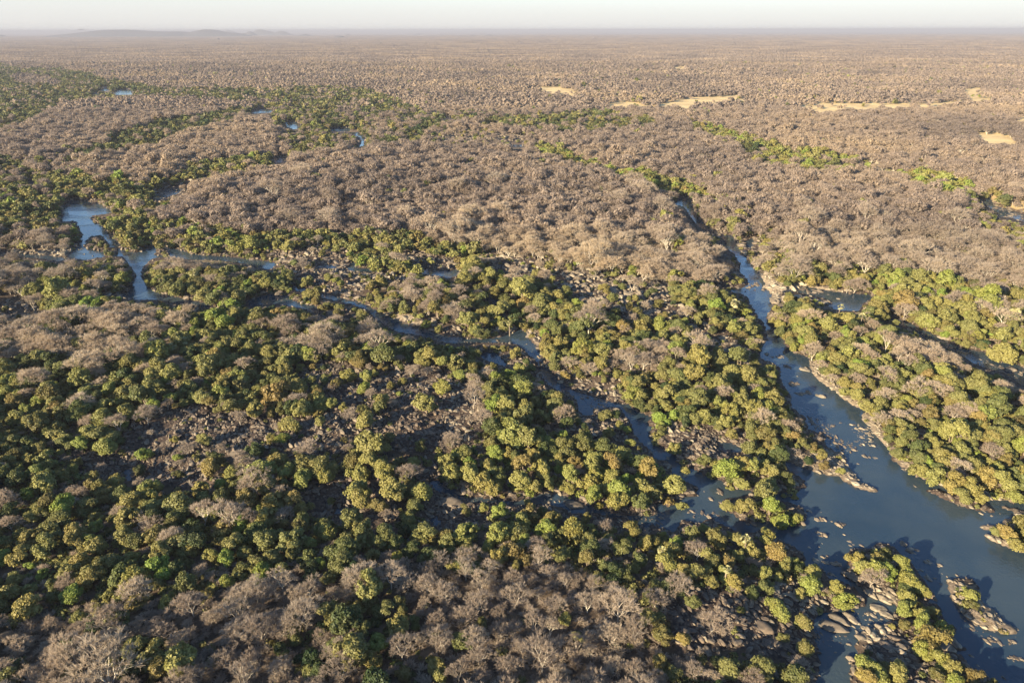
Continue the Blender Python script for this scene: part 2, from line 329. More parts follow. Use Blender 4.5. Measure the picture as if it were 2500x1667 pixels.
# ------------------------------------------------------------------ value noise in the ground plane
_tab = RNG.random((256, 256))
def vnoise(x, y, s):
    x = x / s + 37.3; y = y / s + 11.7
    ix = np.floor(x).astype(int); iy = np.floor(y).astype(int); fx = x - ix; fy = y - iy
    fx = fx * fx * (3 - 2 * fx); fy = fy * fy * (3 - 2 * fy)
    g = lambda a, b: _tab[a % 256, b % 256]
    return (g(ix, iy) * (1 - fx) + g(ix + 1, iy) * fx) * (1 - fy) + (g(ix, iy + 1) * (1 - fx) + g(ix + 1, iy + 1) * fx) * fy

# ------------------------------------------------------------------ height of the land
DX0, DY0, DN = -460, 50, 1.0
wx, wy = np.meshgrid(DX0 + DN * (np.arange(920) + .5), DY0 + DN * (np.arange(660) + .5))
px_, py_, _ = project(wx, wy, np.zeros_like(wx))
W1 = is_water(px_, py_)
dist = np.where(W1, 0.0, 99.0)
for it in range(26):
    d = dist
    nb = np.minimum.reduce([np.roll(d, 1, 0), np.roll(d, -1, 0), np.roll(d, 1, 1), np.roll(d, -1, 1)]) + 1.0
    nd = np.minimum.reduce([np.roll(np.roll(d, 1, 0), 1, 1), np.roll(np.roll(d, -1, 0), 1, 1), np.roll(np.roll(d, 1, 0), -1, 1), np.roll(np.roll(d, -1, 0), -1, 1)]) + 1.414
    dist = np.minimum(d, np.minimum(nb, nd))
dist = np.minimum(dist, 26.0)
deep = np.where(W1, 9.0, 0.0)
for it in range(4):
    nb = np.minimum.reduce([np.roll(deep, 1, 0), np.roll(deep, -1, 0), np.roll(deep, 1, 1), np.roll(deep, -1, 1)]) + 1.0
    deep = np.minimum(deep, nb)
w2x, w2y = np.meshgrid(-1900 + 5.0 * (np.arange(760) + .5), 50 + 5.0 * (np.arange(520) + .5))
q2x, q2y, _ = project(w2x, w2y, np.zeros_like(w2x))
dist2 = np.where(is_water(q2x, q2y), 0.0, 99.0)
for it in range(6):
    d = dist2
    nb = np.minimum.reduce([np.roll(d, 1, 0), np.roll(d, -1, 0), np.roll(d, 1, 1), np.roll(d, -1, 1)]) + 5.0
    dist2 = np.minimum(d, nb)
dist2 = np.minimum(dist2, 26.0)
def dist_at(x, y):
    i = ((x - DX0) / DN).astype(int); j = ((y - DY0) / DN).astype(int)
    ok = (i >= 0) & (i < 920) & (j >= 0) & (j < 660)
    r = np.full(np.shape(x), 26.0)
    i2 = ((x + 1900) / 5).astype(int); j2 = ((y - 50) / 5).astype(int)
    ok2 = (i2 >= 0) & (i2 < 760) & (j2 >= 0) & (j2 < 520)
    r[ok2] = dist2[j2[ok2], i2[ok2]]
    r[ok] = dist[j[ok], i[ok]]
    return r
D1 = [unproject(1000, 440, 0)[:2], unproject(2050, 520, 0)[:2]]
def land_height(x, y):
    """height of dry land above the water, without the channels cut in"""
    d = dist_at(x, y)
    n = vnoise(x, y, 23.) * .6 + vnoise(x, y, 7.) * .25 + vnoise(x, y, 90.) * .9
    far = np.clip((y - 250) / 400, 0, 1)
    flat_ = 1 - .7 * np.clip((y - 450) / 600, 0, 1)
    h = .22 + d * .06 * flat_ + (d / 26.) * n * 1.4 * (.4 + .6 * flat_)
    f2 = np.clip((y - 1400) / 2500, 0, 1)
    h = h + f2 * (vnoise(x, y, 900.) - .5) * 14 + f2 * 5
    for (cx, cy_), a, rx, ry in ((D1[0], 5., 130., 95.), (D1[1], 4., 110., 80.)):
        h = h + a * np.exp(-(((x - cx) / rx) ** 2 + ((y - cy_) / ry) ** 2)) * (d / 26.)
    return h

def spread(a, b, s0, g):
    v = [a]
    while v[-1] < b: v.append(v[-1] + max(s0, g(v[-1])))
    return np.array(v)
ys = np.concatenate([[-3500, -800, -200, 0, 30], spread(50, 90000, .8, lambda t: .006 * t if t < 3000 else .03 * t - 72)])
xh = spread(0, 90000, .9, lambda t: .9 if t < 130 else (.9 + (t - 130) * .009 if t < 1800 else 16 + (t - 1800) * .05))
xs = np.concatenate([-xh[::-1], xh[1:]])
TX, TY = np.meshgrid(xs, ys)
tpx, tpy, _ = project(TX, TY, np.zeros_like(TX))
tw = is_water(tpx, tpy) & (TY > 50)
TZ = land_height(TX, TY)
wi = np.clip(((TX - DX0) / DN).astype(int), 0, 919); wj = np.clip(((TY - DY0) / DN).astype(int), 0, 659)
dp = deep[wj, wi]
okd = (TX > DX0) & (TX < DX0 + 920) & (TY > DY0) & (TY < DY0 + 660)
rough = vnoise(TX, TY, 2.3) * .5 + vnoise(TX, TY, 1.1) * .3
_bx, _by, _ = project(TX, TY, TZ)
_rk = np.where(TY > 50, zone(_bx, _by)['rock'], 0) * (TY < 700)
_rid = 1 - 2 * abs(vnoise(TX * .8 + TY * .5, TY * .9 - TX * .6, 3.1) - .5)
TZ = TZ + _rk * (_rid ** 2 * 1.1 + vnoise(TX, TY, 1.7) * .5 + vnoise(TX, TY, 9.) * 1.2 - .8) * np.clip((dist_at(TX, TY) - 2) / 14, 0, 1)
TZ = np.where(tw, np.where(okd, -.15 - .30 * np.clip(dp, 1, 4), -.8), TZ + rough * .35 * (TY < 500))

def ground_z(x, y):
    x = np.asarray(x, float); y = np.asarray(y, float)
    i = np.clip(np.searchsorted(xs, x) - 1, 0, len(xs) - 2); j = np.clip(np.searchsorted(ys, y) - 1, 0, len(ys) - 2)
    u = (x - xs[i]) / (xs[i + 1] - xs[i]); v = (y - ys[j]) / (ys[j + 1] - ys[j])
    return (TZ[j, i] * (1 - u) + TZ[j, i + 1] * u) * (1 - v) + (TZ[j + 1, i] * (1 - u) + TZ[j + 1, i + 1] * u) * v

def mesh_np(name, verts, faces, mats=(), midx=None, smooth=False):
    me = bpy.data.meshes.new(name)
    verts = np.asarray(verts, np.float32)
    me.vertices.add(len(verts)); me.vertices.foreach_set("co", verts.ravel())
    if len(faces):
        if isinstance(faces, np.ndarray):
            k = faces.shape[1]; nf = len(faces)
            me.loops.add(nf * k); me.loops.foreach_set("vertex_index", faces.ravel().astype(np.int32))
            me.polygons.add(nf); me.polygons.foreach_set("loop_start", np.arange(0, nf * k, k, dtype=np.int32))
        else:
            loops = np.concatenate([np.asarray(f, np.int32) for f in faces]); cnt = np.array([len(f) for f in faces])
            nf = len(faces)
            me.loops.add(len(loops)); me.loops.foreach_set("vertex_index", loops)
            me.polygons.add(nf); me.polygons.foreach_set("loop_start", np.concatenate([[0], np.cumsum(cnt)[:-1]]).astype(np.int32))
        if midx is not None: me.polygons.foreach_set("material_index", np.asarray(midx, np.int32))
        if smooth: me.polygons.foreach_set("use_smooth", np.ones(nf, bool))
    for m in mats: me.materials.append(m)
    me.update(calc_edges=True); me.validate()
    return me
def link(name, me, parent=None, **props):
    o = bpy.data.objects.new(name, me)
    scene.collection.objects.link(o)
    o.parent = parent
    for k, v in props.items(): o[k] = v
    return o

# ------------------------------------------------------------------ materials
def material(name):
    m = bpy.data.materials.new(name); m.use_nodes = True
    nt = m.node_tree
    return m, nt, nt.nodes["Principled BSDF"]
def node(nt, t, **kw):
    n = nt.nodes.new(t)
    for k, v in kw.items(): setattr(n, k, v)
    return n
def ramp_node(nt, stops):
    r = nt.nodes.new("ShaderNodeValToRGB")
    els = r.color_ramp.elements
    while len(els) < len(stops): els.new(.5)
    for e, (p, c) in zip(els, stops): e.position = p; e.color = (*c, 1)
    return r
def tint_node(nt):
    return node(nt, "ShaderNodeAttribute", attribute_type='INSTANCER', attribute_name='tint')

def foliage_mat():
    m, nt, b = material("leaves")
    at = tint_node(nt)
    r = ramp_node(nt, [(0, (.028, .046, .016)), (.25, (.078, .090, .028)), (.5, (.142, .138, .046)), (.75, (.190, .178, .054)), (1, (.150, .192, .036))])
    nt.links.new(at.outputs['Fac'], r.inputs[0])
    oi = node(nt, "ShaderNodeObjectInfo")
    n = node(nt, "ShaderNodeTexNoise"); n.inputs['Scale'].default_value = .9; n.inputs['Detail'].default_value = 3
    tc = node(nt, "ShaderNodeTexCoord"); nt.links.new(tc.outputs['Object'], n.inputs[0])
    # dry, greyer leaves on some boughs
    mx = node(nt, "ShaderNodeMixRGB"); mx.inputs[2].default_value = (.150, .130, .050, 1)
    ad = node(nt, "ShaderNodeMath", operation='MULTIPLY_ADD'); ad.inputs[1].default_value = 1.4; ad.inputs[2].default_value = -.72
    nt.links.new(n.outputs['Fac'], ad.inputs[0])
    ad2 = node(nt, "ShaderNodeMath", operation='MULTIPLY_ADD', use_clamp=True); ad2.inputs[1].default_value = .45
    nt.links.new(oi.outputs['Random'], ad2.inputs[0]); nt.links.new(ad.outputs[0], ad2.inputs[2])
    nt.links.new(ad2.outputs[0], mx.inputs[0]); nt.links.new(r.outputs[0], mx.inputs[1])
    # now and then a rusty or a yellowing tree
    ru = ramp_node(nt, [(0, (.94, 1, 1)), (.5, (1, 1, 1)), (.86, (1.03, .97, .9)), (.97, (1.06, .90, .9)), (1, (1.08, .86, .9))]); nt.links.new(oi.outputs['Random'], ru.inputs[0])
    m2 = node(nt, "ShaderNodeMixRGB"); m2.blend_type = 'MULTIPLY'; m2.inputs[0].default_value = 1
    nt.links.new(mx.outputs[0], m2.inputs[1]); nt.links.new(ru.outputs[0], m2.inputs[2]); mx = m2
    nt.links.new(mx.outputs[0], b.inputs['Base Color'])
    b.inputs['Roughness'].default_value = .6; b.inputs['Specular IOR Level'].default_value = .25
    tr = node(nt, "ShaderNodeBsdfTranslucent"); nt.links.new(mx.outputs[0], tr.inputs[0])
    ms = node(nt, "ShaderNodeMixShader"); ms.inputs[0].default_value = .32
    out = nt.nodes["Material Output"]
    nt.links.new(b.outputs[0], ms.inputs[1]); nt.links.new(tr.outputs[0], ms.inputs[2]); nt.links.new(ms.outputs[0], out.inputs[0])
    return m
def twig_mat(name, c0, c1, c2, soft=False):
    m, nt, b = material(name)
    oi = node(nt, "ShaderNodeObjectInfo")
    r = ramp_node(nt, [(0, c0), (.55, c1), (1, c2)])
    nt.links.new(oi.outputs['Random'], r.inputs[0]); nt.links.new(r.outputs[0], b.inputs['Base Color'])
    b.inputs['Roughness'].default_value = .9; b.inputs['Specular IOR Level'].default_value = .1
    if soft:
        g = node(nt, "ShaderNodeNewGeometry"); n = node(nt, "ShaderNodeTexNoise"); n.inputs['Scale'].default_value = .0045; n.inputs['Detail'].default_value = 5
        nt.links.new(g.outputs['Position'], n.inputs[0])
        rr = ramp_node(nt, [(.32, (.66, .66, .70)), (.5, (.95, .93, .93)), (.68, (1.22, 1.16, 1.02))]); nt.links.new(n.outputs['Fac'], rr.inputs[0])
        mu = node(nt, "ShaderNodeMixRGB"); mu.blend_type = 'MULTIPLY'; mu.inputs[0].default_value = 1
        nt.links.new(r.outputs[0], mu.inputs[1]); nt.links.new(rr.outputs[0], mu.inputs[2]); nt.links.new(mu.outputs[0], b.inputs['Base Color'])
        tr = node(nt, "ShaderNodeBsdfTranslucent"); nt.links.new(mu.outputs[0], tr.inputs[0])
        ms = node(nt, "ShaderNodeMixShader"); ms.inputs[0].default_value = .42
        nt.links.new(b.outputs[0], ms.inputs[1]); nt.links.new(tr.outputs[0], ms.inputs[2]); nt.links.new(ms.outputs[0], nt.nodes["Material Output"].inputs[0])
    return m
M_LEAF = foliage_mat()
M_HILL = twig_mat("hill_scrub", (.05, .05, .045), (.06, .058, .05), (.07, .065, .055))
M_TWIG = twig_mat("dry_twigs", (.290, .236, .180), (.345, .286, .218), (.395, .332, .248), True)
M_CANOPY = twig_mat("dry_canopy", (.225, .183, .148), (.245, .200, .160), (.265, .216, .168), True)
M_PALE = twig_mat("pale_bark", (.26, .225, .18), (.34, .30, .24), (.42, .38, .30))
M_BARK = twig_mat("dark_bark", (.09, .07, .05), (.12, .095, .07), (.16, .13, .10))
M_PALM = twig_mat("palm_fronds", (.20, .19, .09), (.22, .21, .10), (.25, .23, .12))

def rock_mat():
    m, nt, b = material("weathered_rock")
    at = tint_node(nt)
    tc = node(nt, "ShaderNodeTexCoord")
    n = node(nt, "ShaderNodeTexNoise"); n.inputs['Scale'].default_value = 1.3; n.inputs['Detail'].default_value = 6
    nt.links.new(tc.outputs['Object'], n.inputs[0])
    dark = ramp_node(nt, [(.3, (.022, .018, .015)), (.5, (.056, .042, .030)), (.7, (.108, .077, .050))])
    pale = ramp_node(nt, [(.3, (.075, .061, .043)), (.5, (.18, .152, .106)), (.7, (.30, .255, .18))])
    nt.links.new(n.outputs['Fac'], dark.inputs[0]); nt.links.new(n.outputs['Fac'], pale.inputs[0])
    mx = node(nt, "ShaderNodeMixRGB"); nt.links.new(at.outputs['Fac'], mx.inputs[0])
    nt.links.new(dark.outputs[0], mx.inputs[1]); nt.links.new(pale.outputs[0], mx.inputs[2])
    nt.links.new(mx.outputs[0], b.inputs['Base Color']); b.inputs['Roughness'].default_value = .85
    bp = node(nt, "ShaderNodeBump"); bp.inputs['Strength'].default_value = .6; bp.inputs['Distance'].default_value = .2
    nt.links.new(n.outputs['Fac'], bp.inputs['Height']); nt.links.new(bp.outputs[0], b.inputs['Normal'])
    return m
M_ROCK = rock_mat()

def ground_mat():
    m, nt, b = material("dry_ground")
    tc = node(nt, "ShaderNodeTexCoord")
    def noise(s, d=5):
        n = node(nt, "ShaderNodeTexNoise"); n.inputs['Scale'].default_value = s; n.inputs['Detail'].default_value = d
        nt.links.new(tc.outputs['Object'], n.inputs[0]); return n
    n1 = noise(.35); n2 = noise(.03, 6)
    litter = ramp_node(nt, [(.3, (.032, .024, .018)), (.5, (.062, .046, .032)), (.72, (.11, .080, .050))])
    nt.links.new(n1.outputs['Fac'], litter.inputs[0])
    def attr(nm):
        a = node(nt, "ShaderNodeAttribute"); a.attribute_name = nm; return a
    def mix(fac, c1, c2):
        x = node(nt, "ShaderNodeMixRGB")
        nt.links.new(fac, x.inputs[0]); nt.links.new(c1, x.inputs[1]); nt.links.new(c2, x.inputs[2]); return x.outputs[0]
    rock = ramp_node(nt, [(.35, (.018, .015, .014)), (.5, (.040, .030, .025)), (.65, (.075, .054, .040))])
    n3 = noise(1.2); nt.links.new(n3.outputs['Fac'], rock.inputs[0])
    sand = ramp_node(nt, [(.35, (.19, .15, .105)), (.65, (.32, .26, .18))]); nt.links.new(n3.outputs['Fac'], sand.inputs[0])
    straw = ramp_node(nt, [(.35, (.36, .265, .13)), (.65, (.50, .38, .19))]); nt.links.new(n2.outputs['Fac'], straw.inputs[0])
    wood = ramp_node(nt, [(.3, (.12, .098, .084)), (.5, (.15, .122, .102)), (.7, (.19, .152, .118))])
    n4 = noise(.0022, 8); nt.links.new(n4.outputs['Fac'], wood.inputs[0])
    c = mix(attr('rocky').outputs['Fac'], litter.outputs[0], rock.outputs[0])
    c = mix(attr('sandy').outputs['Fac'], c, sand.outputs[0])
    c = mix(attr('distant').outputs['Fac'], c, wood.outputs[0])
    c = mix(attr('straw').outputs['Fac'], c, straw.outputs[0])
    nt.links.new(c, b.inputs['Base Color']); b.inputs['Roughness'].default_value = .95; b.inputs['Specular IOR Level'].default_value = .1
    bp = node(nt, "ShaderNodeBump"); bp.inputs['Strength'].default_value = .5; bp.inputs['Distance'].default_value = .35
    nt.links.new(n3.outputs['Fac'], bp.inputs['Height']); nt.links.new(bp.outputs[0], b.inputs['Normal'])
    return m
M_GROUND = ground_mat()

def water_mat():
    m, nt, b = material("river_water")
    tc = node(nt, "ShaderNodeTexCoord")
    n = node(nt, "ShaderNodeTexNoise"); n.inputs['Scale'].default_value = .05; n.inputs['Detail'].default_value = 3
    nt.links.new(tc.outputs['Object'], n.inputs[0])
    r = ramp_node(nt, [(.35, (.015, .029, .043)), (.65, (.029, .043, .051))]); nt.links.new(n.outputs['Fac'], r.inputs[0])
    nt.links.new(r.outputs[0], b.inputs['Base Color'])
    b.inputs['Roughness'].default_value = .10; b.inputs['IOR'].default_value = 1.33
    w = node(nt, "ShaderNodeTexNoise"); w.inputs['Scale'].default_value = 1.1; w.inputs['Detail'].default_value = 4
    nt.links.new(tc.outputs['Object'], w.inputs[0])
    # slack and rippled water lie in streaks down the current
    mp = node(nt, "ShaderNodeMapping"); mp.inputs['Rotation'].default_value = (0, 0, -.95); mp.inputs['Scale'].default_value = (.035, .16, 1)
    nt.links.new(tc.outputs['Object'], mp.inputs[0])
    fl = node(nt, "ShaderNodeTexNoise"); fl.inputs['Scale'].default_value = 1; fl.inputs['Detail'].default_value = 5; fl.inputs['Distortion'].default_value = .6
    nt.links.new(mp.outputs[0], fl.inputs[0])
    mr = node(nt, "ShaderNodeMapRange"); mr.inputs[1].default_value = .42; mr.inputs[2].default_value = .66; mr.inputs[3].default_value = .05; mr.inputs[4].default_value = .24
    nt.links.new(fl.outputs['Fac'], mr.inputs[0]); nt.links.new(mr.outputs[0], b.inputs['Roughness'])
    bp = node(nt, "ShaderNodeBump"); bp.inputs['Distance'].default_value = .18
    m3 = node(nt, "ShaderNodeMapRange"); m3.inputs[1].default_value = .40; m3.inputs[2].default_value = .66; m3.inputs[3].default_value = .18; m3.inputs[4].default_value = .85
    nt.links.new(fl.outputs['Fac'], m3.inputs[0]); nt.links.new(m3.outputs[0], bp.inputs['Strength'])
    nt.links.new(w.outputs['Fac'], bp.inputs['Height']); nt.links.new(bp.outputs[0], b.inputs['Normal'])
    return m
M_WATER = water_mat()

# ------------------------------------------------------------------ ground, water, hills
NY, NX = TX.shape
idx = np.arange(NY * NX).reshape(NY, NX)
fc = np.stack([idx[:-1, :-1], idx[:-1, 1:], idx[1:, 1:], idx[1:, :-1]], -1).reshape(-1, 4)
me = mesh_np("ground", np.stack([TX, TY, TZ], -1).reshape(-1, 3), fc, (M_GROUND,), smooth=True)
spx, spy, _ = project(TX, TY, TZ)
zz = zone(spx, spy)
infront = (TY > 40)
dd = dist_at(TX, TY)
rocky = np.clip(np.where(infront, zz['rock'], 0) + np.clip(1.0 - dd / 5., 0, 1) * (TY < 700), 0, 1) * (.6 + .8 * vnoise(TX, TY, 4.))
sandy = np.clip(zz['pale'] * 1.6 - .75, 0, 1) * np.clip(1.4 - dd / 9., 0, 1) * infront
straw = np.clip(zz['grass'] * 1.9 * (.3 + .9 * vnoise(TX, TY, 25.)) + (zz['grass'] > .9) * .35 * (.4 + vnoise(TX, TY, 9.)), 0, 1) * infront
straw = np.maximum(straw, np.clip(vnoise(TX, TY, 30.) * 1.6 - 1.0, 0, .5) * (zz['green'] < .3))
distant = np.clip((TY - 450) / 1000, 0, 1) * .8 + np.clip((TY - 9000) / 4000, 0, 1) * .2
for nm, v in (('rocky', rocky), ('sandy', sandy), ('straw', straw), ('distant', distant)):
    a = me.attributes.new(nm, 'FLOAT', 'POINT'); a.data.foreach_set('value', np.clip(v, 0, 1).ravel().astype(np.float32))
link("ground", me, kind='structure', label="dry brown woodland floor and bare rock reaching to the flat horizon", category="ground")

wxs = np.linspace(-1700, 1700, 35); wys = np.linspace(45, 3200, 33)
a_, b_ = np.meshgrid(wxs, wys); idx = np.arange(a_.size).reshape(a_.shape)
me = mesh_np("river_water", np.stack([a_, b_, 0 * a_], -1).reshape(-1, 3), np.stack([idx[:-1, :-1], idx[:-1, 1:], idx[1:, 1:], idx[1:, :-1]], -1).reshape(-1, 4), (M_WATER,))
link("river_water", me, kind='structure', label="calm blue river water branching into several channels between wooded islands", category="water")

# ------------------------------------------------------------------ plant and rock shapes
def tube(path, r0, r1, n=5):
    path = [Vector(p) for p in path]; V = []; F = []
    for i, p in enumerate(path):
        t = (path[min(i + 1, len(path) - 1)] - path[max(i - 1, 0)]).normalized()
        u = t.orthogonal().normalized(); w = t.cross(u)
        r = r0 + (r1 - r0) * i / (len(path) - 1)
        for k in range(n):
            a = 2 * math.pi * k / n
            V.append(p + (u * math.cos(a) + w * math.sin(a)) * r)
    for i in range(len(path) - 1):
        for k in range(n):
            F.append((i * n + k, i * n + (k + 1) % n, (i + 1) * n + (k + 1) % n, (i + 1) * n + k))
    return V, F
class MB:
    def __init__(s): s.v = []; s.f = []; s.n = 0
    def add(s, V, F):
        s.v.append(np.array([tuple(p) for p in V], float)); s.f.append(np.asarray(F, int) + s.n); s.n += len(V)
    def arrays(s): return np.concatenate(s.v), np.concatenate(s.f)
def quads_at(c, nrm, size, rng, aspect=1.0):
    """one small quad per row of c, facing nrm, randomly turned"""
    n = nrm / np.linalg.norm(nrm, axis=1, keepdims=True)
    t = rng.normal(size=n.shape); u = np.cross(n, t); u /= np.linalg.norm(u, axis=1, keepdims=True); w = np.cross(n, u)
    s = (size * np.ones(len(c)))[:, None] * .5
    j = lambda: 1 + rng.uniform(-.35, .35, (len(c), 1))
    V = np.stack([c - u * s * j() - w * s * j() * aspect, c + u * s * j() - w * s * j() * aspect, c + u * s * j() + w * s * j() * aspect, c - u * s * j() + w * s * j() * aspect], 1).reshape(-1, 3)
    return V, np.arange(len(V)).reshape(-1, 4)

def leafy_crown(rng, lobes, per, leaf, R=1.0, H=1.9, nj=.62):
    """unit tree: radius ~1, height ~1.9, scaled later. lobes clustered on a dome"""
    C = []
    subs = [(0.0, 0.0, 1.0)] if rng.random() < .25 else [(rng.uniform(-.42, .42), rng.uniform(-.42, .42), rng.uniform(.6, 1.05)) for _ in range(int(rng.integers(2, 5)))]
    while len(C) < lobes:
        ox, oy, oh = subs[int(rng.integers(len(subs)))]; q = 1.0 if len(subs) == 1 else .66
        a = rng.uniform(0, 2 * math.pi); z = rng.uniform(-.85, 1.0)
        rr = math.sqrt(max(0, 1 - z * z * .8)) * rng.uniform(.3, .78) * q
        C.append((ox + math.cos(a) * rr, oy + math.sin(a) * rr, (H * .56 + z * H * .31 * rng.uniform(.7, 1.15)) * oh, rng.uniform(.15, .40)))
    allV = []; N = []
    for (x, y, z, r) in C:
        m = int(per * (r / .33) ** 2)
        d = rng.normal(size=(m, 3)); d /= np.linalg.norm(d, axis=1, keepdims=True)
        d[:, 2] = np.where(d[:, 2] < -.35, -d[:, 2], d[:, 2])
        p = np.array([x, y, z]) + d * r * rng.uniform(.70, 1.18, (m, 1)) * np.array([1, 1, .85])
        allV.append(p); N.append(d * 1.0 + rng.normal(size=(m, 3)) * nj + np.array([x, y, .25]) * .35)
    c = np.concatenate(allV); n = np.concatenate(N)
    keep = np.ones(len(c), bool)
    for (x, y, z, r) in C:
        keep &= np.linalg.norm(c - np.array([x, y, z]), axis=1) > r * .60
    return quads_at(c[keep], n[keep], leaf * rng.uniform(.5, 1.6, keep.sum()), rng), C
def leafy_trunk(rng, C, n=5, stems=2):
    mb = MB()
    for s in range(stems):
        a = rng.uniform(0, 6.28); b = Vector((.06 * math.cos(a), .06 * math.sin(a), -.12)); m = Vector((.16 * math.cos(a), .16 * math.sin(a), .62))
        mb.add(*tube([b, b.lerp(m, .5) + Vector((.03, 0, 0)), m], .07, .045, n))
        for (x, y, z, r) in [C[i] for i in rng.choice(len(C), min(5, len(C)), replace=False)]:
            e = Vector((x, y, z)); mid = m.lerp(e, .5) + Vector((0, 0, .06))
            mb.add(*tube([m, mid, e], .035, .010, 3))
    return mb.arrays()

def bare_tree(rng, spread_=1.0, H=1.55, lv=(4, 3, 3, 2), twigs=12, tw=.010, tl=.26, thick=.055, n=4, skel_levels=3):
    """leafless tree, unit crown radius; returns skeleton arrays and twig arrays"""
    sk = MB(); TV = []
    tips = []
    def grow(p, d, L, r, depth):
        e = p + d * L
        mid = p.lerp(e, .5) + Vector(rng.normal(size=3)) * L * .07
        if depth <= skel_levels: sk.add(*tube([p, mid, e], r, r * .68, n if depth < 2 else 3))
        else: TV.append((p, e, r * 1.0))
        if depth >= len(lv):
            tips.append((e, d, mid)); return
        k = lv[depth]
        a0 = rng.uniform(0, 6.28)
        u = d.orthogonal().normalized(); w = d.cross(u)
        for i in range(k):
            a = a0 + 6.283 * i / k + rng.uniform(-.4, .4)
            ang = rng.uniform(.45, .85) * (1.0 if depth else 1.05) * spread_
            nd = (d * math.cos(ang) + (u * math.cos(a) + w * math.sin(a)) * math.sin(ang))
            nd = (nd + Vector((0, 0, .16))).normalized()
            grow(e, nd, L * rng.uniform(.62, .92) if depth else L * rng.uniform(.9, 1.15), r * (.60 if depth else .55), depth + 1)
    grow(Vector((0, 0, -.1)), Vector((rng.uniform(-.1, .1), rng.uniform(-.1, .1), 1)).normalized(), H * .27, thick, 0)
    V = []; F = []
    def blade(p, e, w):
        t = (e - p); s = t.cross(Vector(rng.normal(size=3)))
        if s.length < 1e-6: return
        s = s.normalized() * w * .5
        i = len(V); V.extend([p - s, p + s, e + s * .4, e - s * .4]); F.append((i, i + 1, i + 2, i + 3))
    for p, e, r in TV: blade(p, e, r * 1.6)
    for e, d, mid in tips:
        for k in range(twigs):
            o = mid.lerp(e, rng.uniform(.0, 1.0))
            q = (d * .9 + Vector(rng.normal(size=3)) * .62 + Vector((0, 0, .50))).normalized()
            blade(o, o + q * tl * rng.uniform(.5, 1.25), tw * rng.uniform(.7, 1.3))
    sv, sf = sk.arrays(); tv = np.array([tuple(p) for p in V]); tf = np.array(F)
    # normalise to unit radius
    r = np.percentile(np.hypot(tv[:, 0], tv[:, 1]), 96); h = np.percentile(tv[:, 2], 99)
    sc = np.array([1 / r, 1 / r, H / h])
    return (sv * sc, sf), (tv * sc, tf)
def join_np(parts):
    V = []; F = []; M = []; n = 0
    for k, (v, f) in parts:
        V.append(v); F.append(f + n); M.append(np.full(len(f), k)); n += len(v)
    return np.concatenate(V), np.concatenate(F), np.concatenate(M)

def fuzz(rng, cv, cf, lobes, per, leaf):
    (av, af), C = leafy_crown(rng, lobes, per, leaf, H=1.5, nj=.3)
    return np.concatenate([cv, av]), np.concatenate([cf, af + len(cv)])
LEAFY = []      # near variants: (trunk mesh, crown mesh, joined mesh)
for i in range(7):
    rng = np.random.default_rng(100 + i)
    (cv, cf), C = leafy_crown(rng, int(rng.integers(24, 36)), 210, .084, H=[1.9, 1.6, 2.1, 1.75, 1.5, 1.95, 1.7][i])
    tv, tf = leafy_trunk(rng, C, stems=int(rng.integers(1, 4)))
    a = mesh_np("leafy_trunk", tv, tf, (M_BARK,)); b = mesh_np("leafy_crown", cv, cf, (M_LEAF,))
    v, f, mi = join_np([(0, (tv, tf)), (1, (cv, cf))])
    LEAFY.append((a, b, mesh_np("leafy_whole", v, f, (M_BARK, M_LEAF), mi)))
BARE = []
for i in range(7):
    rng = np.random.default_rng(200 + i)
    (tv, tf), (cv, cf) = bare_tree(rng, spread_=[.85, .95, .75, .9, .65, 1.0, .8][i], H=[1.9, 1.7, 2.2, 1.8, 2.4, 1.55, 2.0][i],
                                   lv=[(4, 3, 3, 3), (5, 3, 3, 2), (3, 3, 3, 3), (4, 3, 3, 3), (3, 4, 3, 3), (4, 4, 3, 2), (4, 3, 4, 2)][i], twigs=26, tw=.018)
    a = mesh_np("bare_trunk", tv, tf, (M_PALE,)); b = mesh_np("bare_crown", cv, cf, (M_TWIG,))
    v, f, mi = join_np([(0, (tv, tf)), (1, (cv, cf))])
    BARE.append((a, b, mesh_np("bare_whole", v, f, (M_PALE, M_TWIG), mi)))
def proto(name, me):
    return bpy.data.objects.new(name, me)
LEAF_NEAR = [proto("leafy_tree_near", t[2]) for t in LEAFY]
BARE_NEAR = [proto("bare_tree_near", t[2]) for t in BARE]
LEAF_MID = []; LEAF_FAR = []; BARE_MID = []; BARE_FAR = []
for i in range(5):
    rng = np.random.default_rng(300 + i)
    (cv, cf), C = leafy_crown(rng, 15, 42, .17, H=1.7); tv, tf = leafy_trunk(rng, C, 3, 1)
    v, f, mi = join_np([(0, (tv, tf)), (1, (cv, cf))]); LEAF_MID.append(proto("leafy_tree_mid", mesh_np("leafy_mid", v, f, (M_BARK, M_LEAF), mi)))
    (cv, cf), C = leafy_crown(rng, 8, 14, .38, H=1.6)
    LEAF_FAR.append(proto("leafy_tree_far", mesh_np("leafy_far", cv, cf, (M_LEAF,))))
    (tv, tf), (cv, cf) = bare_tree(rng, spread_=rng.uniform(.85, 1.15), H=rng.uniform(1.25, 1.7), lv=(4, 3, 3), twigs=12, tw=.030, tl=.30, skel_levels=2, n=3)
    cv, cf = fuzz(rng, cv, cf, 11, 44, .095)
    v, f, mi = join_np([(0, (tv, tf)), (1, (cv, cf))]); BARE_MID.append(proto("bare_tree_mid", mesh_np("bare_mid", v, f, (M_PALE, M_CANOPY), mi)))
    (cv, cf), C = leafy_crown(rng, 9, 26, .22, H=rng.uniform(1.4, 1.7), nj=.35)
    BARE_FAR.append(proto("bare_tree_far", mesh_np("bare_far", cv, cf, (M_CANOPY,))))
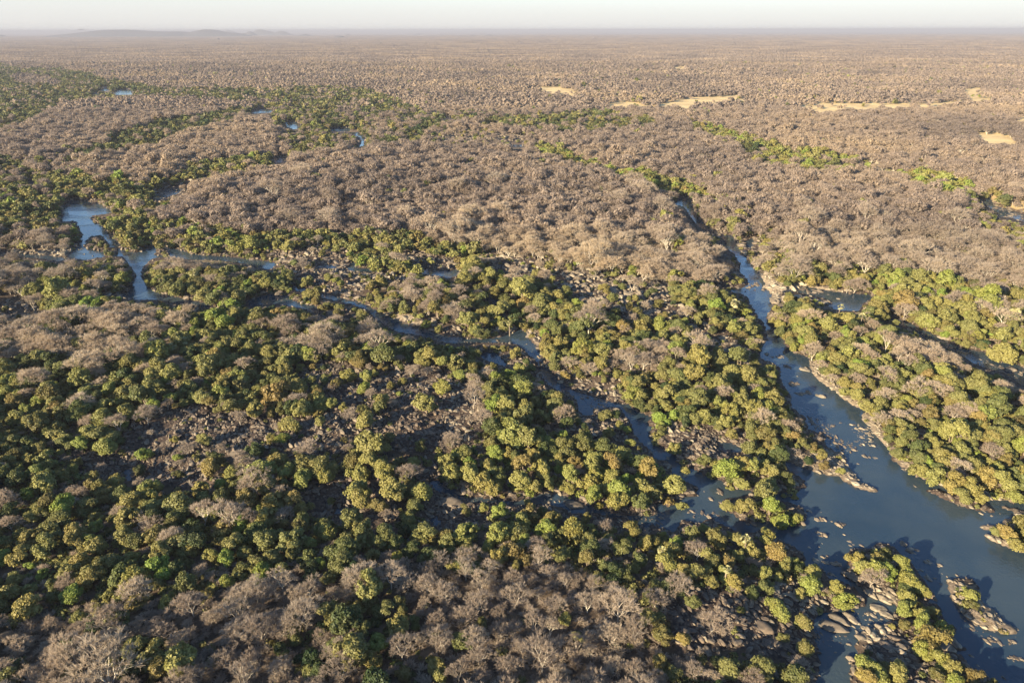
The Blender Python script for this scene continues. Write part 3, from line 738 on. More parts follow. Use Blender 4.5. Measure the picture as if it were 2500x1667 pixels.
# low scrub
SCRUB = []
for i in range(4):
    rng = np.random.default_rng(400 + i)
    d = rng.normal(size=(90, 3)); d /= np.linalg.norm(d, axis=1, keepdims=True); d[:, 2] = abs(d[:, 2])
    c = d * rng.uniform(.6, 1.0, (90, 1)) * np.array([1, 1, .8])
    v, f = quads_at(c, d + rng.normal(size=d.shape) * .5, .28 * rng.uniform(.6, 1.3, 90), rng)
    SCRUB.append(proto("leafy_scrub", mesh_np("scrub_leaf", v, f, (M_LEAF,))))
for i in range(3):
    rng = np.random.default_rng(450 + i)
    (tv, tf), (cv, cf) = bare_tree(rng, spread_=1.1, H=1.0, lv=(5, 3), twigs=16, tw=.045, tl=.5, skel_levels=0, n=3, thick=.03)
    SCRUB.append(proto("dry_scrub", mesh_np("scrub_dry", cv, cf, (M_TWIG,))))
# rocks
def rock_arrays(rng, flat=.7, sub=3, cuts=14):
    import bmesh
    bm = bmesh.new(); bmesh.ops.create_icosphere(bm, subdivisions=sub, radius=1.0)
    v = np.array([p.co[:] for p in bm.verts]); f = np.array([[q.index for q in p.verts] for p in bm.faces]); bm.free()
    for k in range(cuts):
        n = rng.normal(size=3); n /= np.linalg.norm(n); o = rng.uniform(.50, .84)
        dd_ = v @ n; v = np.where((dd_ > o)[:, None], v - (dd_ - o)[:, None] * n * .97, v)
    ph = rng.uniform(0, 6, 3); fr = rng.uniform(2, 4, 3)
    v = v * (1 + .05 * np.sin(v[:, :1] * fr[0] * 2 + ph[0]) + .05 * np.sin(v[:, 1:2] * fr[1] * 2 + ph[1]) + .05 * np.sin(v[:, 2:] * fr[2] * 3 + ph[2]))
    v = v * np.array([1.35, rng.uniform(.6, .95), flat])
    return v, f
ROCKS = []
for i in range(8):
    rng = np.random.default_rng(500 + i)
    v, f = rock_arrays(rng, [.75, .6, .9, .5, .7, .85, .45, 1.15][i])
    ROCKS.append(mesh_np("boulder", v, f, (M_ROCK,), smooth=False))
ROCK_P = [proto("boulder_proto", m_) for m_ in ROCKS]
# woodland patch for the far plain, 240 m square
PATCH = []; PS = 240.0
for i in range(4):
    rng = np.random.default_rng(600 + i)
    parts = []
    n = 900
    g = np.stack(np.meshgrid(np.arange(30), np.arange(30)), -1).reshape(-1, 2)[:n] * (PS / 30) + rng.uniform(-4, 4, (n, 2)) - PS / 2 + 4
    R = rng.uniform(3.0, 5.0, n); Hh = 5.5 + rng.uniform(-1.2, 1.8, n)
    cs = []; ns = []; ss = []
    for k in range(7):
        d = rng.normal(size=(n, 3)); d /= np.linalg.norm(d, axis=1, keepdims=True); d[:, 2] = abs(d[:, 2]) * 1.1
        cs.append(np.stack([g[:, 0] + d[:, 0] * R * .7, g[:, 1] + d[:, 1] * R * .7, Hh * (.35 + .6 * d[:, 2])], -1)); ns.append(d + rng.normal(size=d.shape) * .3); ss.append(R * .7)
    v, f = quads_at(np.concatenate(cs), np.concatenate(ns), np.concatenate(ss), rng)
    PATCH.append(proto("woodland_patch", mesh_np("woodland_patch", v, f, (M_CANOPY,))))

# ------------------------------------------------------------------ scatter of uncountable stuff (one object each)
def scatter(name, protos, pts, var, rot, scl, tint, label, cat):
    me = mesh_np(name, pts, np.zeros((0, 3), int))
    a = me.attributes.new('var', 'INT', 'POINT'); a.data.foreach_set('value', np.asarray(var, np.int32))
    a = me.attributes.new('rot', 'FLOAT_VECTOR', 'POINT'); a.data.foreach_set('vector', np.asarray(rot, np.float32).ravel())
    a = me.attributes.new('scl', 'FLOAT_VECTOR', 'POINT'); a.data.foreach_set('vector', np.asarray(scl, np.float32).ravel())
    a = me.attributes.new('tint', 'FLOAT', 'POINT'); a.data.foreach_set('value', np.asarray(tint, np.float32))
    o = link(name, me, kind='stuff', label=label, category=cat)
    col = bpy.data.collections.new(name + "_shapes")
    for i, p in enumerate(protos):
        p.name = "%s_shape_%02d" % (name, i)
        col.objects.link(p)
    ng = bpy.data.node_groups.new(name + "_scatter", 'GeometryNodeTree')
    ng.interface.new_socket('Geometry', in_out='INPUT', socket_type='NodeSocketGeometry')
    ng.interface.new_socket('Geometry', in_out='OUTPUT', socket_type='NodeSocketGeometry')
    gi = ng.nodes.new('NodeGroupInput'); go = ng.nodes.new('NodeGroupOutput')
    ci = ng.nodes.new('GeometryNodeCollectionInfo'); ci.inputs['Collection'].default_value = col
    ci.inputs['Separate Children'].default_value = True; ci.inputs['Reset Children'].default_value = True
    ip = ng.nodes.new('GeometryNodeInstanceOnPoints'); ip.inputs['Pick Instance'].default_value = True
    def na(nm, t):
        n = ng.nodes.new('GeometryNodeInputNamedAttribute'); n.data_type = t; n.inputs['Name'].default_value = nm
        return n.outputs['Attribute']
    ng.links.new(gi.outputs[0], ip.inputs['Points']); ng.links.new(ci.outputs[0], ip.inputs['Instance'])
    ng.links.new(na('var', 'INT'), ip.inputs['Instance Index'])
    er = ng.nodes.new('FunctionNodeEulerToRotation'); ng.links.new(na('rot', 'FLOAT_VECTOR'), er.inputs[0]); ng.links.new(er.outputs[0], ip.inputs['Rotation'])
    ng.links.new(na('scl', 'FLOAT_VECTOR'), ip.inputs['Scale']); ng.links.new(ip.outputs[0], go.inputs[0])
    md = o.modifiers.new('scatter', 'NODES'); md.node_group = ng
    return o

# ------------------------------------------------------------------ trees traced one by one: x y(crown centre) width tint
HAND_G = {
 'I': "70 40 150 .75, 60 270 180 .7, 450 50 120 .7, 515 65 110 .8, 380 170 130 .7, 455 175 110 .7, 640 110 120 .6, 705 95 90 .7, 640 200 120 .65, 745 235 100 .7, 812 220 150 .78, 560 220 80 .6,"
      "350 335 100 .7, 460 350 120 .62, 640 350 130 .95, 725 400 150 1, 820 405 110 .9,"
      "1230 680 140 .75, 1290 740 150 .8, 1370 770 150 .9, 1425 800 110 1, 1430 655 140 .25, 1540 770 130 .85, 1590 850 130 .85, 1650 900 100 .8, 1560 960 120 .8, 1560 1040 120 .85, 1640 1055 120 .8, 1680 1150 140 .85, 1830 1170 140 .85, 1750 1060 90 .65, 1695 930 80 .8,"
      "1980 915 140 .85, 1300 1380 150 .85, 1400 1460 180 .85, 1510 1480 150 .72, 1300 1520 150 .85, 1800 1400 130 .85, 1870 1450 140 .65, 1870 1530 110 .95, 2010 1520 140 .5, 2140 1545 90 .5,"
      "100 480 180 .45, 280 560 150 .45, 120 600 100 .4, 430 590 110 .6, 540 640 140 .75, 610 560 130 .8, 680 660 140 .75, 810 700 130 .8, 740 745 110 .7, 600 810 110 .8, 690 825 80 .7, 360 720 120 .55, 330 830 110 .8, 380 890 120 .8, 230 880 100 .6, 180 800 140 .6, 50 800 130 .6,"
      "930 800 110 .75, 920 880 140 .9, 1090 910 110 .8, 1160 980 140 .95, 1210 1015 100 .9, 710 1010 150 .9, 715 1075 110 .85, 870 1130 110 .5, 730 1230 80 .3, 880 1300 120 .4, 560 1430 190 .4, 380 1450 160 .5, 820 1480 170 .25, 620 1505 100 .5,"
      "1650 90 120 .7, 1760 130 150 .7, 1880 190 150 .75, 2000 220 150 .75, 2000 60 150 .6, 2150 80 120 .8, 2110 150 150 .75, 2050 285 110 .75, 2250 200 150 .75, 2300 275 110 .8, 2260 520 130 .8, 2330 590 120 .7, 2340 460 130 .45",
 'H': "760 130 150 .8, 900 120 150 .75, 965 185 150 .75, 1060 220 130 .75, 240 60 150 .75, 130 120 160 .7, 90 220 170 .75, 300 130 130 .8, 350 250 200 .65, 560 250 150 .8, 510 60 90 .7, 1010 70 120 .7, 1240 60 130 .6, 1360 80 150 .8, 1240 160 150 .75, 1320 210 100 .7, 1440 170 120 .7, 1560 130 140 .8, 1560 222 100 .8, 1700 60 120 .75, 1890 40 150 .6, 1700 180 150 .85, 1850 150 120 .8, 1900 230 150 .9, 2100 90 150 .7, 2050 200 150 .65, 2130 260 120 .6, 1280 280 120 .5, 2270 200 160 .75, 2300 290 120 .75,"
      "80 440 150 .5, 160 490 160 .55, 460 420 120 .6, 530 520 180 .5, 300 570 150 .42, 60 590 120 .55, 400 600 120 .3, 870 530 170 .8, 1010 595 110 .85, 1090 675 150 .8, 1090 370 150 .92, 990 360 80 .8, 880 370 90 .5, 720 550 110 .3, 230 650 130 .4, 1320 410 150 .5, 1440 440 140 .75, 1570 500 160 .8, 1680 560 130 .5, 1690 410 90 .6, 1990 500 130 .65, 2100 570 140 .7, 2250 640 140 .75, 2230 745 140 .8, 2290 590 100 .95, 1690 700 130 .42, 1530 680 120 .4, 1830 570 90 .4, 1910 630 120 .3, 2040 700 120 .25, 1960 820 120 .2,"
      "410 1160 180 .65, 260 1290 150 .88, 230 1390 130 .75, 200 1500 110 .7, 650 1410 150 .75, 690 1490 130 .62, 440 1480 120 .45, 1530 1110 90 .78, 1620 1215 90 .6, 420 1030 110 .42, 160 1190 110 .35, 2160 1400 120 .55, 2260 1480 120 .45",
 'G': "310 40 150 .7, 430 130 110 .4, 290 190 160 .75, 190 260 100 .95, 90 170 120 .35, 630 150 90 .6, 770 190 120 .75, 700 280 130 .75, 1010 190 160 .8, 1020 275 130 .8, 870 310 150 .7, 870 430 180 .6, 820 540 150 .6, 1040 540 150 .55, 1080 660 170 .55, 1410 90 130 .75, 1570 120 110 .75, 1780 100 180 .8, 1925 110 130 .8, 2060 160 150 .8, 1360 240 130 .75, 1340 370 120 .7, 1490 290 120 .5, 1640 300 150 .5, 1850 320 170 .65, 1975 300 140 .75, 1480 570 130 .65, 1560 600 130 .55, 1650 600 80 1, 1780 580 150 .52, 1830 685 150 .55, 1690 740 130 .58, 230 400 120 .7, 400 430 130 .42, 220 560 150 .6, 480 550 180 .6, 120 690 130 .75, 550 700 130 .8, 430 725 100 .7, 210 740 70 1, 390 810 100 .75, 80 920 130 .62, 180 1020 200 .75, 470 950 140 1, 670 1050 110 .45, 1120 960 130 .8, 1530 860 100 .95, 1060 880 100 .45, 2230 1080 160 .58, 1040 1350 190 .62, 1090 1440 150 .55, 760 1385 100 .6, 2080 680 130 .35, 2050 440 130 .35, 650 410 90 .65, 60 40 110 .6, 20 580 100 .6, 1400 680 110 .8",
 'E': "900 250 150 .75, 850 350 120 .75, 1250 430 200 .75, 1130 400 120 .3, 1260 520 110 .7, 1010 370 110 .35, 1070 570 130 .6, 1990 320 90 .95, 2290 340 110 .88, 700 1080 130 .85, 1540 1010 70 .78, 1970 1120 120 .9, 2060 1130 110 .62, 1800 830 120 .6, 560 740 90 .65, 870 620 130 .6, 1200 860 90 .7, 1680 560 90 .8, 1570 560 90 .75, 1820 600 130 .6, 2180 720 130 .7, 590 1200 160 .62, 300 1170 110 .7, 180 1300 150 .75, 1150 1200 150 .7, 1080 1280 120 .7, 220 1480 230 .6, 1910 1335 80 .7, 2270 1480 110 .75, 990 650 80 .6, 420 150 90 .7, 320 250 100 .65, 630 235 60 .7, 790 190 80 .7, 280 360 110 .65, 760 500 100 .7, 800 920 130 .5, 1430 850 130 .6, 1520 780 120 .7, 60 1000 110 .8, 190 1010 100 .8",
 'D': "390 410 180 .78, 580 390 90 .65, 200 430 120 .6, 1200 390 150 .4, 1370 440 130 .62, 1350 890 150 .82, 1240 570 130 .7, 1940 140 110 .65, 1320 640 120 .95, 1850 1130 200 .6, 1720 1180 120 .6, 1560 880 80 .75, 2170 760 90 .6, 400 1390 130 .7, 550 1490 110 .9, 970 1520 120 .95, 620 1390 130 .7, 700 1280 150 .7, 60 1290 130 .7, 170 1310 120 .7, 2060 370 100 .62",
 'F': "920 350 110 .7, 640 250 130 .42, 750 250 100 .45, 1540 430 110 .65, 2220 830 160 .75, 2210 730 130 .7, 1560 680 120 .55, 1500 620 110 .5, 500 700 110 .6, 440 1180 130 .55, 280 870 160 .4, 440 880 150 .4, 1160 820 120 .45, 1500 960 130 .7, 2230 1220 110 .9, 1300 1200 110 .65, 1230 1130 110 .7, 840 1320 80 .65, 740 1100 90 .85",
}
HAND_B = {
 'H': "330 690 110, 430 770 130, 700 740 130, 600 870 170, 730 910 180, 580 1010 110, 850 1070 170, 960 860 160, 1045 920 120, 1020 770 120, 1180 840 130, 1350 710 140, 1430 790 120, 1530 850 110, 1725 890 120, 1620 840 90, 1200 970 180, 1360 940 100, 1470 1010 140, 1900 1030 250, 2010 1190 180, 1620 1285 130, 1380 1370 260, 1430 1180 110, 1320 1130 150, 700 1250 200, 1100 1200 150, 950 1370 180, 1150 1440 180, 1710 1330 120, 1850 1430 150, 2000 1470 150, 570 1250 100, 430 1310 190, 650 1130 150, 1690 1010 150, 50 960 120, 320 420 90, 1800 480 110, 1080 1080 110, 1240 1300 140, 820 1480 150, 1500 1480 150",
 'G': "1350 780 110, 1420 830 90, 1900 850 170, 2080 890 180, 2260 960 130, 1250 985 100, 1600 1050 200, 1600 1170 230, 1420 1100 130, 900 1170 130, 180 1160 130, 60 1150 110, 330 1330 130, 1200 1230 150, 1870 1100 150, 1880 1440 160, 1500 1380 180, 1700 1390 180, 340 1140 120, 130 1290 150, 1350 1460 160, 1650 1510 180, 2000 950 130, 60 470 120, 500 1180 110, 1050 1130 110, 480 240 90",
 'I': "290 40 60, 350 60 60, 130 1470 140, 250 1500 110, 40 1440 110, 490 580 80",
 'F': "1290 250 150, 970 80 130, 1430 790 130, 1580 820 160, 1730 830 120, 1860 890 140, 1260 710 100, 1080 740 100, 1320 660 110",
 'E': "930 100 120, 1780 150 130, 1650 100 130, 2230 120 140, 2070 900 150, 1920 880 120, 600 560 110, 1010 1000 110",
}
PALMS = [('F', 400, 510, 70), ('F', 1110, 545, 48), ('F', 1262, 612, 60), ('F', 2290, 595, 110), ('D', 1310, 308, 60), ('D', 660, 510, 55),
         ('D', 450, 598, 50), ('D', 1245, 770, 55), ('D', 1160, 812, 60), ('D', 700, 165, 1), ('I', 345, 765, 60), ('I', 485, 570, 70), ('E', 1160, 655, 40), ('H', 2190, 650, 60)]
PALMS = [p for p in PALMS if p[3] > 5]

T = []      # x, y, radius, height, kind 0 leafy / 1 bare, tint, hand-placed
def put_hand(c, x, y, w, kind, tint):
    ox, oy, k = CROPS[c]
    px, py = ox + x * k, oy + y * k
    hr = 1.75 if kind == 0 else 1.7
    z = 4.0; R = 3.0
    for it in range(4):
        gx_, gy_, dep = unproject(px, py, z)
        R = max(.9, w * k * dep / FPX / 2.0)
        R = min(R, 6.5)
        z = land_height(np.array([gx_]), np.array([gy_]))[0] + hr * R * .62
    T.append((float(gx_), float(gy_), float(R), hr * R, kind, tint, 1))
for c, s in HAND_G.items():
    for e in s.split(','):
        v = [float(t) for t in e.split()]
        if v: put_hand(c, v[0], v[1], v[2] * 1.12, 0, v[3])
for c, s in HAND_B.items():
    for e in s.split(','):
        v = [float(t) for t in e.split()]
        if v: put_hand(c, v[0], v[1], v[2] * 1.15, 1, .5)
HT = np.array(T)

# ------------------------------------------------------------------ the rest of the woodland: jittered grid, thinned by the plan
FAR = 2600.0
rng = np.random.default_rng(5)
def candidates(y0, y1, step):
    yy = np.arange(y0, y1, step * .87)
    P_ = []
    for k, y in enumerate(yy):
        half = y * .86 + 70
        xx = np.arange(-half, half, step) + (step / 2 if k % 2 else 0)
        P_.append(np.stack([xx, np.full_like(xx, y)], -1))
    p = np.concatenate(P_)
    return p + rng.uniform(-.48, .48, p.shape) * step
pts = np.concatenate([candidates(58, 330, 3.75), candidates(330, 560, 4.6), candidates(560, 1300, 5.7), candidates(1300, FAR, 6.5)])
lh = np.maximum(ground_z(pts[:, 0], pts[:, 1]), .1)
sz = np.clip(rng.lognormal(0, np.interp(np.hypot(pts[:, 0], pts[:, 1]), [300, 1200], [.28, .16])), .55, 1.7)
z0 = zone(*project(pts[:, 0], pts[:, 1], lh + 4.0)[:2], jit=0)
pxc, pyc, dep = project(pts[:, 0], pts[:, 1], lh + 4.0)
zj = zone(pxc, pyc, jit=np.clip(9 * 260 / dep, 1.5, 10), rng=rng)
patchy = np.clip(vnoise(pts[:, 0], pts[:, 1], 55.) * 1.6 + .45, .3, 1)
leafy = rng.random(len(pts)) < zj['green'] * np.where((dep > 550) & (zj['tint'] < .6), patchy, 1)
broad = np.where(rng.random(len(pts)) < .10, 1.35, 1.0)
R = np.where(leafy, np.interp(dep, [120, 300, 600, 1300], [2.25, 2.6, 3.1, 3.9]), np.interp(dep, [120, 300, 600, 1300], [2.7, 3.4, 3.9, 4.3])) * sz * broad
# smaller growth on rocky ground and near water
dw = dist_at(pts[:, 0], pts[:, 1])
R *= np.where(zj['rock'] > .5, .72, 1.0)
near = dw < 4
hr = np.where(leafy, rng.uniform(1.4, 1.95, len(pts)), rng.uniform(1.3, 1.9, len(pts)))
keep = rng.random(len(pts)) < np.minimum(zj['dens'], z0['dens']) * np.where((zj['rock'] > .5) & (dep < 420), .62, .97)
# nothing may stand in front of visible water, unless it is the far bank behind it
def hides_water(x, y, r, h, zg):
    bad = np.zeros(len(x), int)
    for fx, fz in ((0, .55), (0, 1.12), (-1.15, .6), (1.15, .6), (0, .25), (-.8, 1.0), (.8, 1.0)):
        a, b, _ = project(x + fx * r, y, zg + fz * h)
        bad += water_at(a, b)
    return bad
tries = 3
for k in range(tries):
    bad = hides_water(pts[:, 0], pts[:, 1], R, R * hr, lh) 
    lim = 0
    over = bad > lim
    if k < tries - 1: R = np.where(over, R * .66, R)
keep &= ~over & (R > .7)
gpx, gpy, _ = project(pts[:, 0], pts[:, 1], 0 * lh)
keep &= ~water_at(gpx, gpy)
# room for the traced trees
zh_ = ground_z(HT[:, 0], HT[:, 1])
for k_ in range(5):
    bad = hides_water(HT[:, 0], HT[:, 1], HT[:, 2] * .9, HT[:, 3] * .9, zh_) > 1
    HT[bad, 2] *= .85; HT[bad, 3] *= .85
for i in range(0, len(HT)):
    m = (abs(pts[:, 0] - HT[i, 0]) < 12) & (abs(pts[:, 1] - HT[i, 1]) < 12)
    dd = np.hypot(pts[m, 0] - HT[i, 0], pts[m, 1] - HT[i, 1])
    sub = keep[m]; sub &= dd > (R[m] + HT[i, 2]) * .62; keep[m] = sub
tint = np.clip(zj['tint'] + rng.normal(0, .26, len(pts)), 0, 1)
# a few individuals of the other kind and yellowing crowns
pts, R, hr, leafy, tint, lh, dep = [a[keep] for a in (pts, R, hr, leafy, tint, lh, dep)]
allT = np.concatenate([HT, np.stack([pts[:, 0], pts[:, 1], R, R * hr, np.where(leafy, 0, 1), tint, np.zeros(len(R))], -1)])
zg = ground_z(allT[:, 0], allT[:, 1]) - .1
apx, apy, adep = project(allT[:, 0], allT[:, 1], zg + allT[:, 3] * .6)
inframe = (apx > 0) & (apx < 2500) & (apy > 0) & (apy < 1667)
app = np.where(inframe, allT[:, 2] / adep, 0)
var_all = rng.integers(0, 7, len(allT)); rot_all = rng.uniform(0, 6.283, len(allT))
lean = np.stack([rng.normal(0, .07, len(allT)), rng.normal(0, .07, len(allT)), rng.uniform(.86, 1.16, len(allT))], -1)

# ------------------------------------------------------------------ names of places, for the labels
PLACES = [(120, 1640, "in the bottom left corner"), (480, 1560, "in the leafless stand at lower left"), (740, 1480, "in the leafless stand left of bottom centre"), (1060, 1480, "in the bare stand at the bottom centre"),
 (1330, 1590, "at the bottom edge of the bare stand"), (1500, 1480, "on the right rim of the bottom bare stand"), (930, 1600, "in the green gap beside the bare stand"),
 (160, 1400, "in the dim thicket on the lower left"), (360, 1250, "in the green belt below the left boulders"), (620, 1200, "left of the shaded boulder gully"), (120, 1180, "at the left edge below the rocky slope"),
 (900, 1170, "on the knoll right of the shaded gully"), (860, 1300, "left of the shaded channel"), (1180, 1330, "between shaded channel and bare stand"), (1430, 1290, "on the near bank of the shaded channel"),
 (1200, 1180, "on the far bank of the shaded channel"), (1480, 1170, "on the point above the shaded channel"), (1690, 1220, "at the mouth of the shaded channel"), (1700, 1370, "on the dark slope beside the river"), (1860, 1380, "on the near shore of the main river"),
 (1880, 1250, "on the small island amid the main river"), (1800, 1150, "on the wooded tongue above the small island"), (1960, 1120, "on the rocky point with the pale spit"), (2000, 1420, "by the rock slab at the narrow inlet"), (2120, 1380, "on the long narrow island at lower right"), (2240, 1500, "on the long narrow island's lower end"),
 (2366, 1440, "on the rocky islet at the river's right"), (2150, 1620, "on the dark rock island at bottom right"), (1900, 1640, "on the bottom shore left of the inlet"), (2320, 1640, "at the bottom right corner"),
 (2480, 1310, "on the pale point at the right edge"), (2350, 1170, "on the right bank above the pale spit"), (2150, 1000, "on the right bank beside the river bend"), (2400, 950, "between the two right-hand channels"), (2050, 820, "on the upper end of the right-hand island"),
 (2420, 760, "beyond the shaded right-hand channel"), (1780, 960, "on the left bank of the main river"), (1600, 1000, "on the island between middle and right channels"), (1650, 850, "on the middle island in mixed scrub"), (1500, 740, "among blocky outcrops of the middle island"), (1280, 720, "by the small pool of the middle island"),
 (1050, 740, "on the middle channel's pale sandbank"), (1100, 980, "on the rise below the middle channel"), (900, 900, "on the dark slope left of the middle channel"), (700, 1000, "among dark boulders left of centre"), (430, 1040, "on the rocky slope at left"), (150, 1020, "on the green slope at the left edge"),
 (500, 880, "below the round river island"), (200, 840, "in the brown scrub at the left edge"), (450, 690, "on the round river island"), (130, 680, "on the left river island"), (780, 620, "on the far bank of the left river")]
def place_of(px, py):
    return min(PLACES, key=lambda p: (p[0] - px) ** 2 + (1.3 * (p[1] - py)) ** 2)[2]
def singled_out(items, noun, many):
    for it in items: it['look'] = it['look'].replace('mid-sized ', '').strip()
    """items: dicts px, py, place, look -> label, group. Same look in the same place: extremes are named, the rest share."""
    by = {}
    for it in items: by.setdefault((it['look'], it['place']), []).append(it)
    for (look, place), L in by.items():
        L.sort(key=lambda d: d['px'])
        n = len(L)
        for k, it in enumerate(L):
            it['group'] = many + ' ' + place
            base = look + ' ' + noun
            if n == 1: it['label'] = base + ' ' + place
            elif n == 2: it['label'] = ('left' if k == 0 else 'right') + ' one of two: ' + base + ' ' + place
            elif k == 0: it['label'] = 'leftmost ' + base + ' ' + place
            elif k == n - 1: it['label'] = 'rightmost ' + base + ' ' + place
            elif n == 3: it['label'] = 'middle ' + base + ' ' + place
            else: it['label'] = base + ' ' + place
            if n > 3 and 0 < k < n - 1:
                mid = sorted(L[1:-1], key=lambda d: d['py'])
                if it is mid[0]: it['label'] = 'farthest ' + base + ' ' + place
                elif it is mid[-1]: it['label'] = 'nearest ' + base + ' ' + place

def trim(items):
    for it in items:
        w = it['label'].replace('one of two: ', 'of two, ')
        if len(w.split()) > 16: w = w.replace('shaded ', '')
        if len(w.split()) > 16: w = w.replace('of two, ', '')
        it['label'] = w
order = np.argsort(-app)
single = set()
for kind in (0, 1):
    sel = [i for i in order if allT[i, 4] == kind and app[i] > 0][:300]
    items = []
    for i in sel:
        R_ = allT[i, 2]; t = allT[i, 5]
        if kind == 0:
            col = 'dark green' if t < .33 else 'olive green' if t < .57 else 'bright green' if t < .8 else 'yellow green'
        else:
            col = ['grey', 'tan', 'brown'][int(var_all[i]) % 3]
        size = 'small' if R_ < 2.4 else 'mid-sized' if R_ < 3.5 else 'broad' if R_ < 4.6 else 'huge'
        items.append(dict(i=i, px=apx[i], py=apy[i], place=place_of(apx[i], apy[i]), look=size + ' ' + col))
    singled_out(items, 'leafy tree' if kind == 0 else 'leafless tree', 'green riverside trees' if kind == 0 else 'leafless trees')
    trim(items)
    for it in items:
        i = it['i']; single.add(int(i))
        R_ = allT[i, 2]; H_ = allT[i, 3]
        base = (LEAFY if kind == 0 else BARE)[var_all[i]]
        hz = H_ / R_ / (1.8 if kind == 0 else 2.0)
        o = link('leafy_tree' if kind == 0 else 'bare_tree', None, label=it['label'], category='tree', group=it['group'])
        o.empty_display_size = .5
        o.location = (allT[i, 0], allT[i, 1], zg[i]); o.rotation_euler = (lean[i, 0], lean[i, 1], rot_all[i]); o.scale = (R_ * lean[i, 2], R_ / lean[i, 2], R_ * hz)
        tr = link('trunk', base[0], o); cr = link('crown', base[1], o)
        tr['tint'] = float(allT[i, 5]); cr['tint'] = float(allT[i, 5])

rest = np.array([i not in single for i in range(len(allT))])
def tree_stuff(name, kind, d0, d1, protos, label, cat):
    m = rest & (allT[:, 4] == kind) & (adep >= d0) & (adep < d1)
    t = allT[m]; n = len(t)
    hz = t[:, 3] / (1.8 if kind == 0 else 2.0 if d0 < 300 else 1.5)
    tin = t[:, 5] if kind == 0 else np.full(n, .5)
    scatter(name, protos, np.stack([t[:, 0], t[:, 1], zg[m]], -1), rng.integers(0, len(protos), n), np.stack([lean[m, 0], lean[m, 1], rot_all[m]], -1),
            np.stack([t[:, 2] * lean[m, 2], t[:, 2] / lean[m, 2], hz], -1), tin, label, cat)
    print(name, n)
tree_stuff('leafy_woodland', 0, 0, 330, LEAF_NEAR, "olive green riverside woodland filling the banks and islands", 'woodland')
tree_stuff('leafy_woodland', 0, 330, 900, LEAF_MID, "green tree belts along the river channels in the middle distance", 'woodland')
tree_stuff('leafy_woodland', 0, 900, 1e9, LEAF_FAR, "distant green tree belts following the river upstream", 'woodland')
tree_stuff('leafless_woodland', 1, 0, 380, BARE_NEAR, "leafless grey brown woodland between the nearer river channels", 'woodland')
tree_stuff('leafless_woodland', 1, 380, 1000, BARE_MID, "leafless woodland over the low domes in the middle distance", 'woodland')
tree_stuff('leafless_woodland', 1, 1000, 1e9, BARE_FAR, "leafless woodland on the plain beyond the river", 'woodland')

# far plain, woodland patches
pp = []
for gy_ in np.arange(FAR + PS / 2 - 30, 17000, PS):
    half = gy_ * .86 + 200
    for gx_ in np.arange(-half, half, PS): pp.append((gx_, gy_))
pp = np.array(pp) + rng.uniform(-10, 10, (len(pp), 2))
# leave the straw clearings open
ok = np.ones(len(pp), bool)
a, b, _ = project(pp[:, 0], pp[:, 1], np.full(len(pp), 8.)); zf = zone(a, b); ok &= zf['grass'] < .9
pp = pp[ok]
scatter('far_woodland', PATCH, np.stack([pp[:, 0], pp[:, 1], land_height(pp[:, 0], pp[:, 1]) - 1.5], -1), rng.integers(0, 4, len(pp)),
        np.stack([np.zeros(len(pp)), np.zeros(len(pp)), rng.integers(0, 4, len(pp)) * math.pi / 2], -1), np.ones((len(pp), 3)), np.full(len(pp), .5),
        "hazy leafless bush covering the flat plain up to the horizon", 'woodland')

# low scrub under and between the trees
sc_ = np.concatenate([candidates(58, 260, 1.9), candidates(260, 480, 2.7)])
l2 = ground_z(sc_[:, 0], sc_[:, 1]); a, b, dp2 = project(sc_[:, 0], sc_[:, 1], l2 + .8)
zs = zone(a, b, jit=8, rng=rng); gpx, gpy, _ = project(sc_[:, 0], sc_[:, 1], 0 * l2)
rs = rng.uniform(.5, 1.65, len(sc_)) * (1 - .35 * (zs['rock'] > .5))
k = (rng.random(len(sc_)) < np.where(zs['rock'] > .5, .20, .86) * np.where(zs['dens'] < .2, .6, 1)) & ~water_at(gpx, gpy) & (hides_water(sc_[:, 0], sc_[:, 1], rs, rs * 1.3, l2) == 0) & (zs['grass'] < .5)
sc_, l2, rs = sc_[k], l2[k], rs[k]; g = rng.random(len(sc_)) < zs['green'][k] * .8 + .02
v = np.where(g, rng.integers(0, 4, len(sc_)), rng.integers(4, 7, len(sc_)))
scatter('undergrowth', SCRUB, np.stack([sc_[:, 0], sc_[:, 1], l2 - .1], -1), v, np.stack([0 * l2, 0 * l2, rng.uniform(0, 6.28, len(l2))], -1),
        np.stack([rs, rs, rs], -1), np.clip(zs['tint'][k] + rng.normal(0, .2, len(l2)), 0, 1), "low scrub and dry bushes under the trees", 'scrub')
print('scrub', len(sc_))

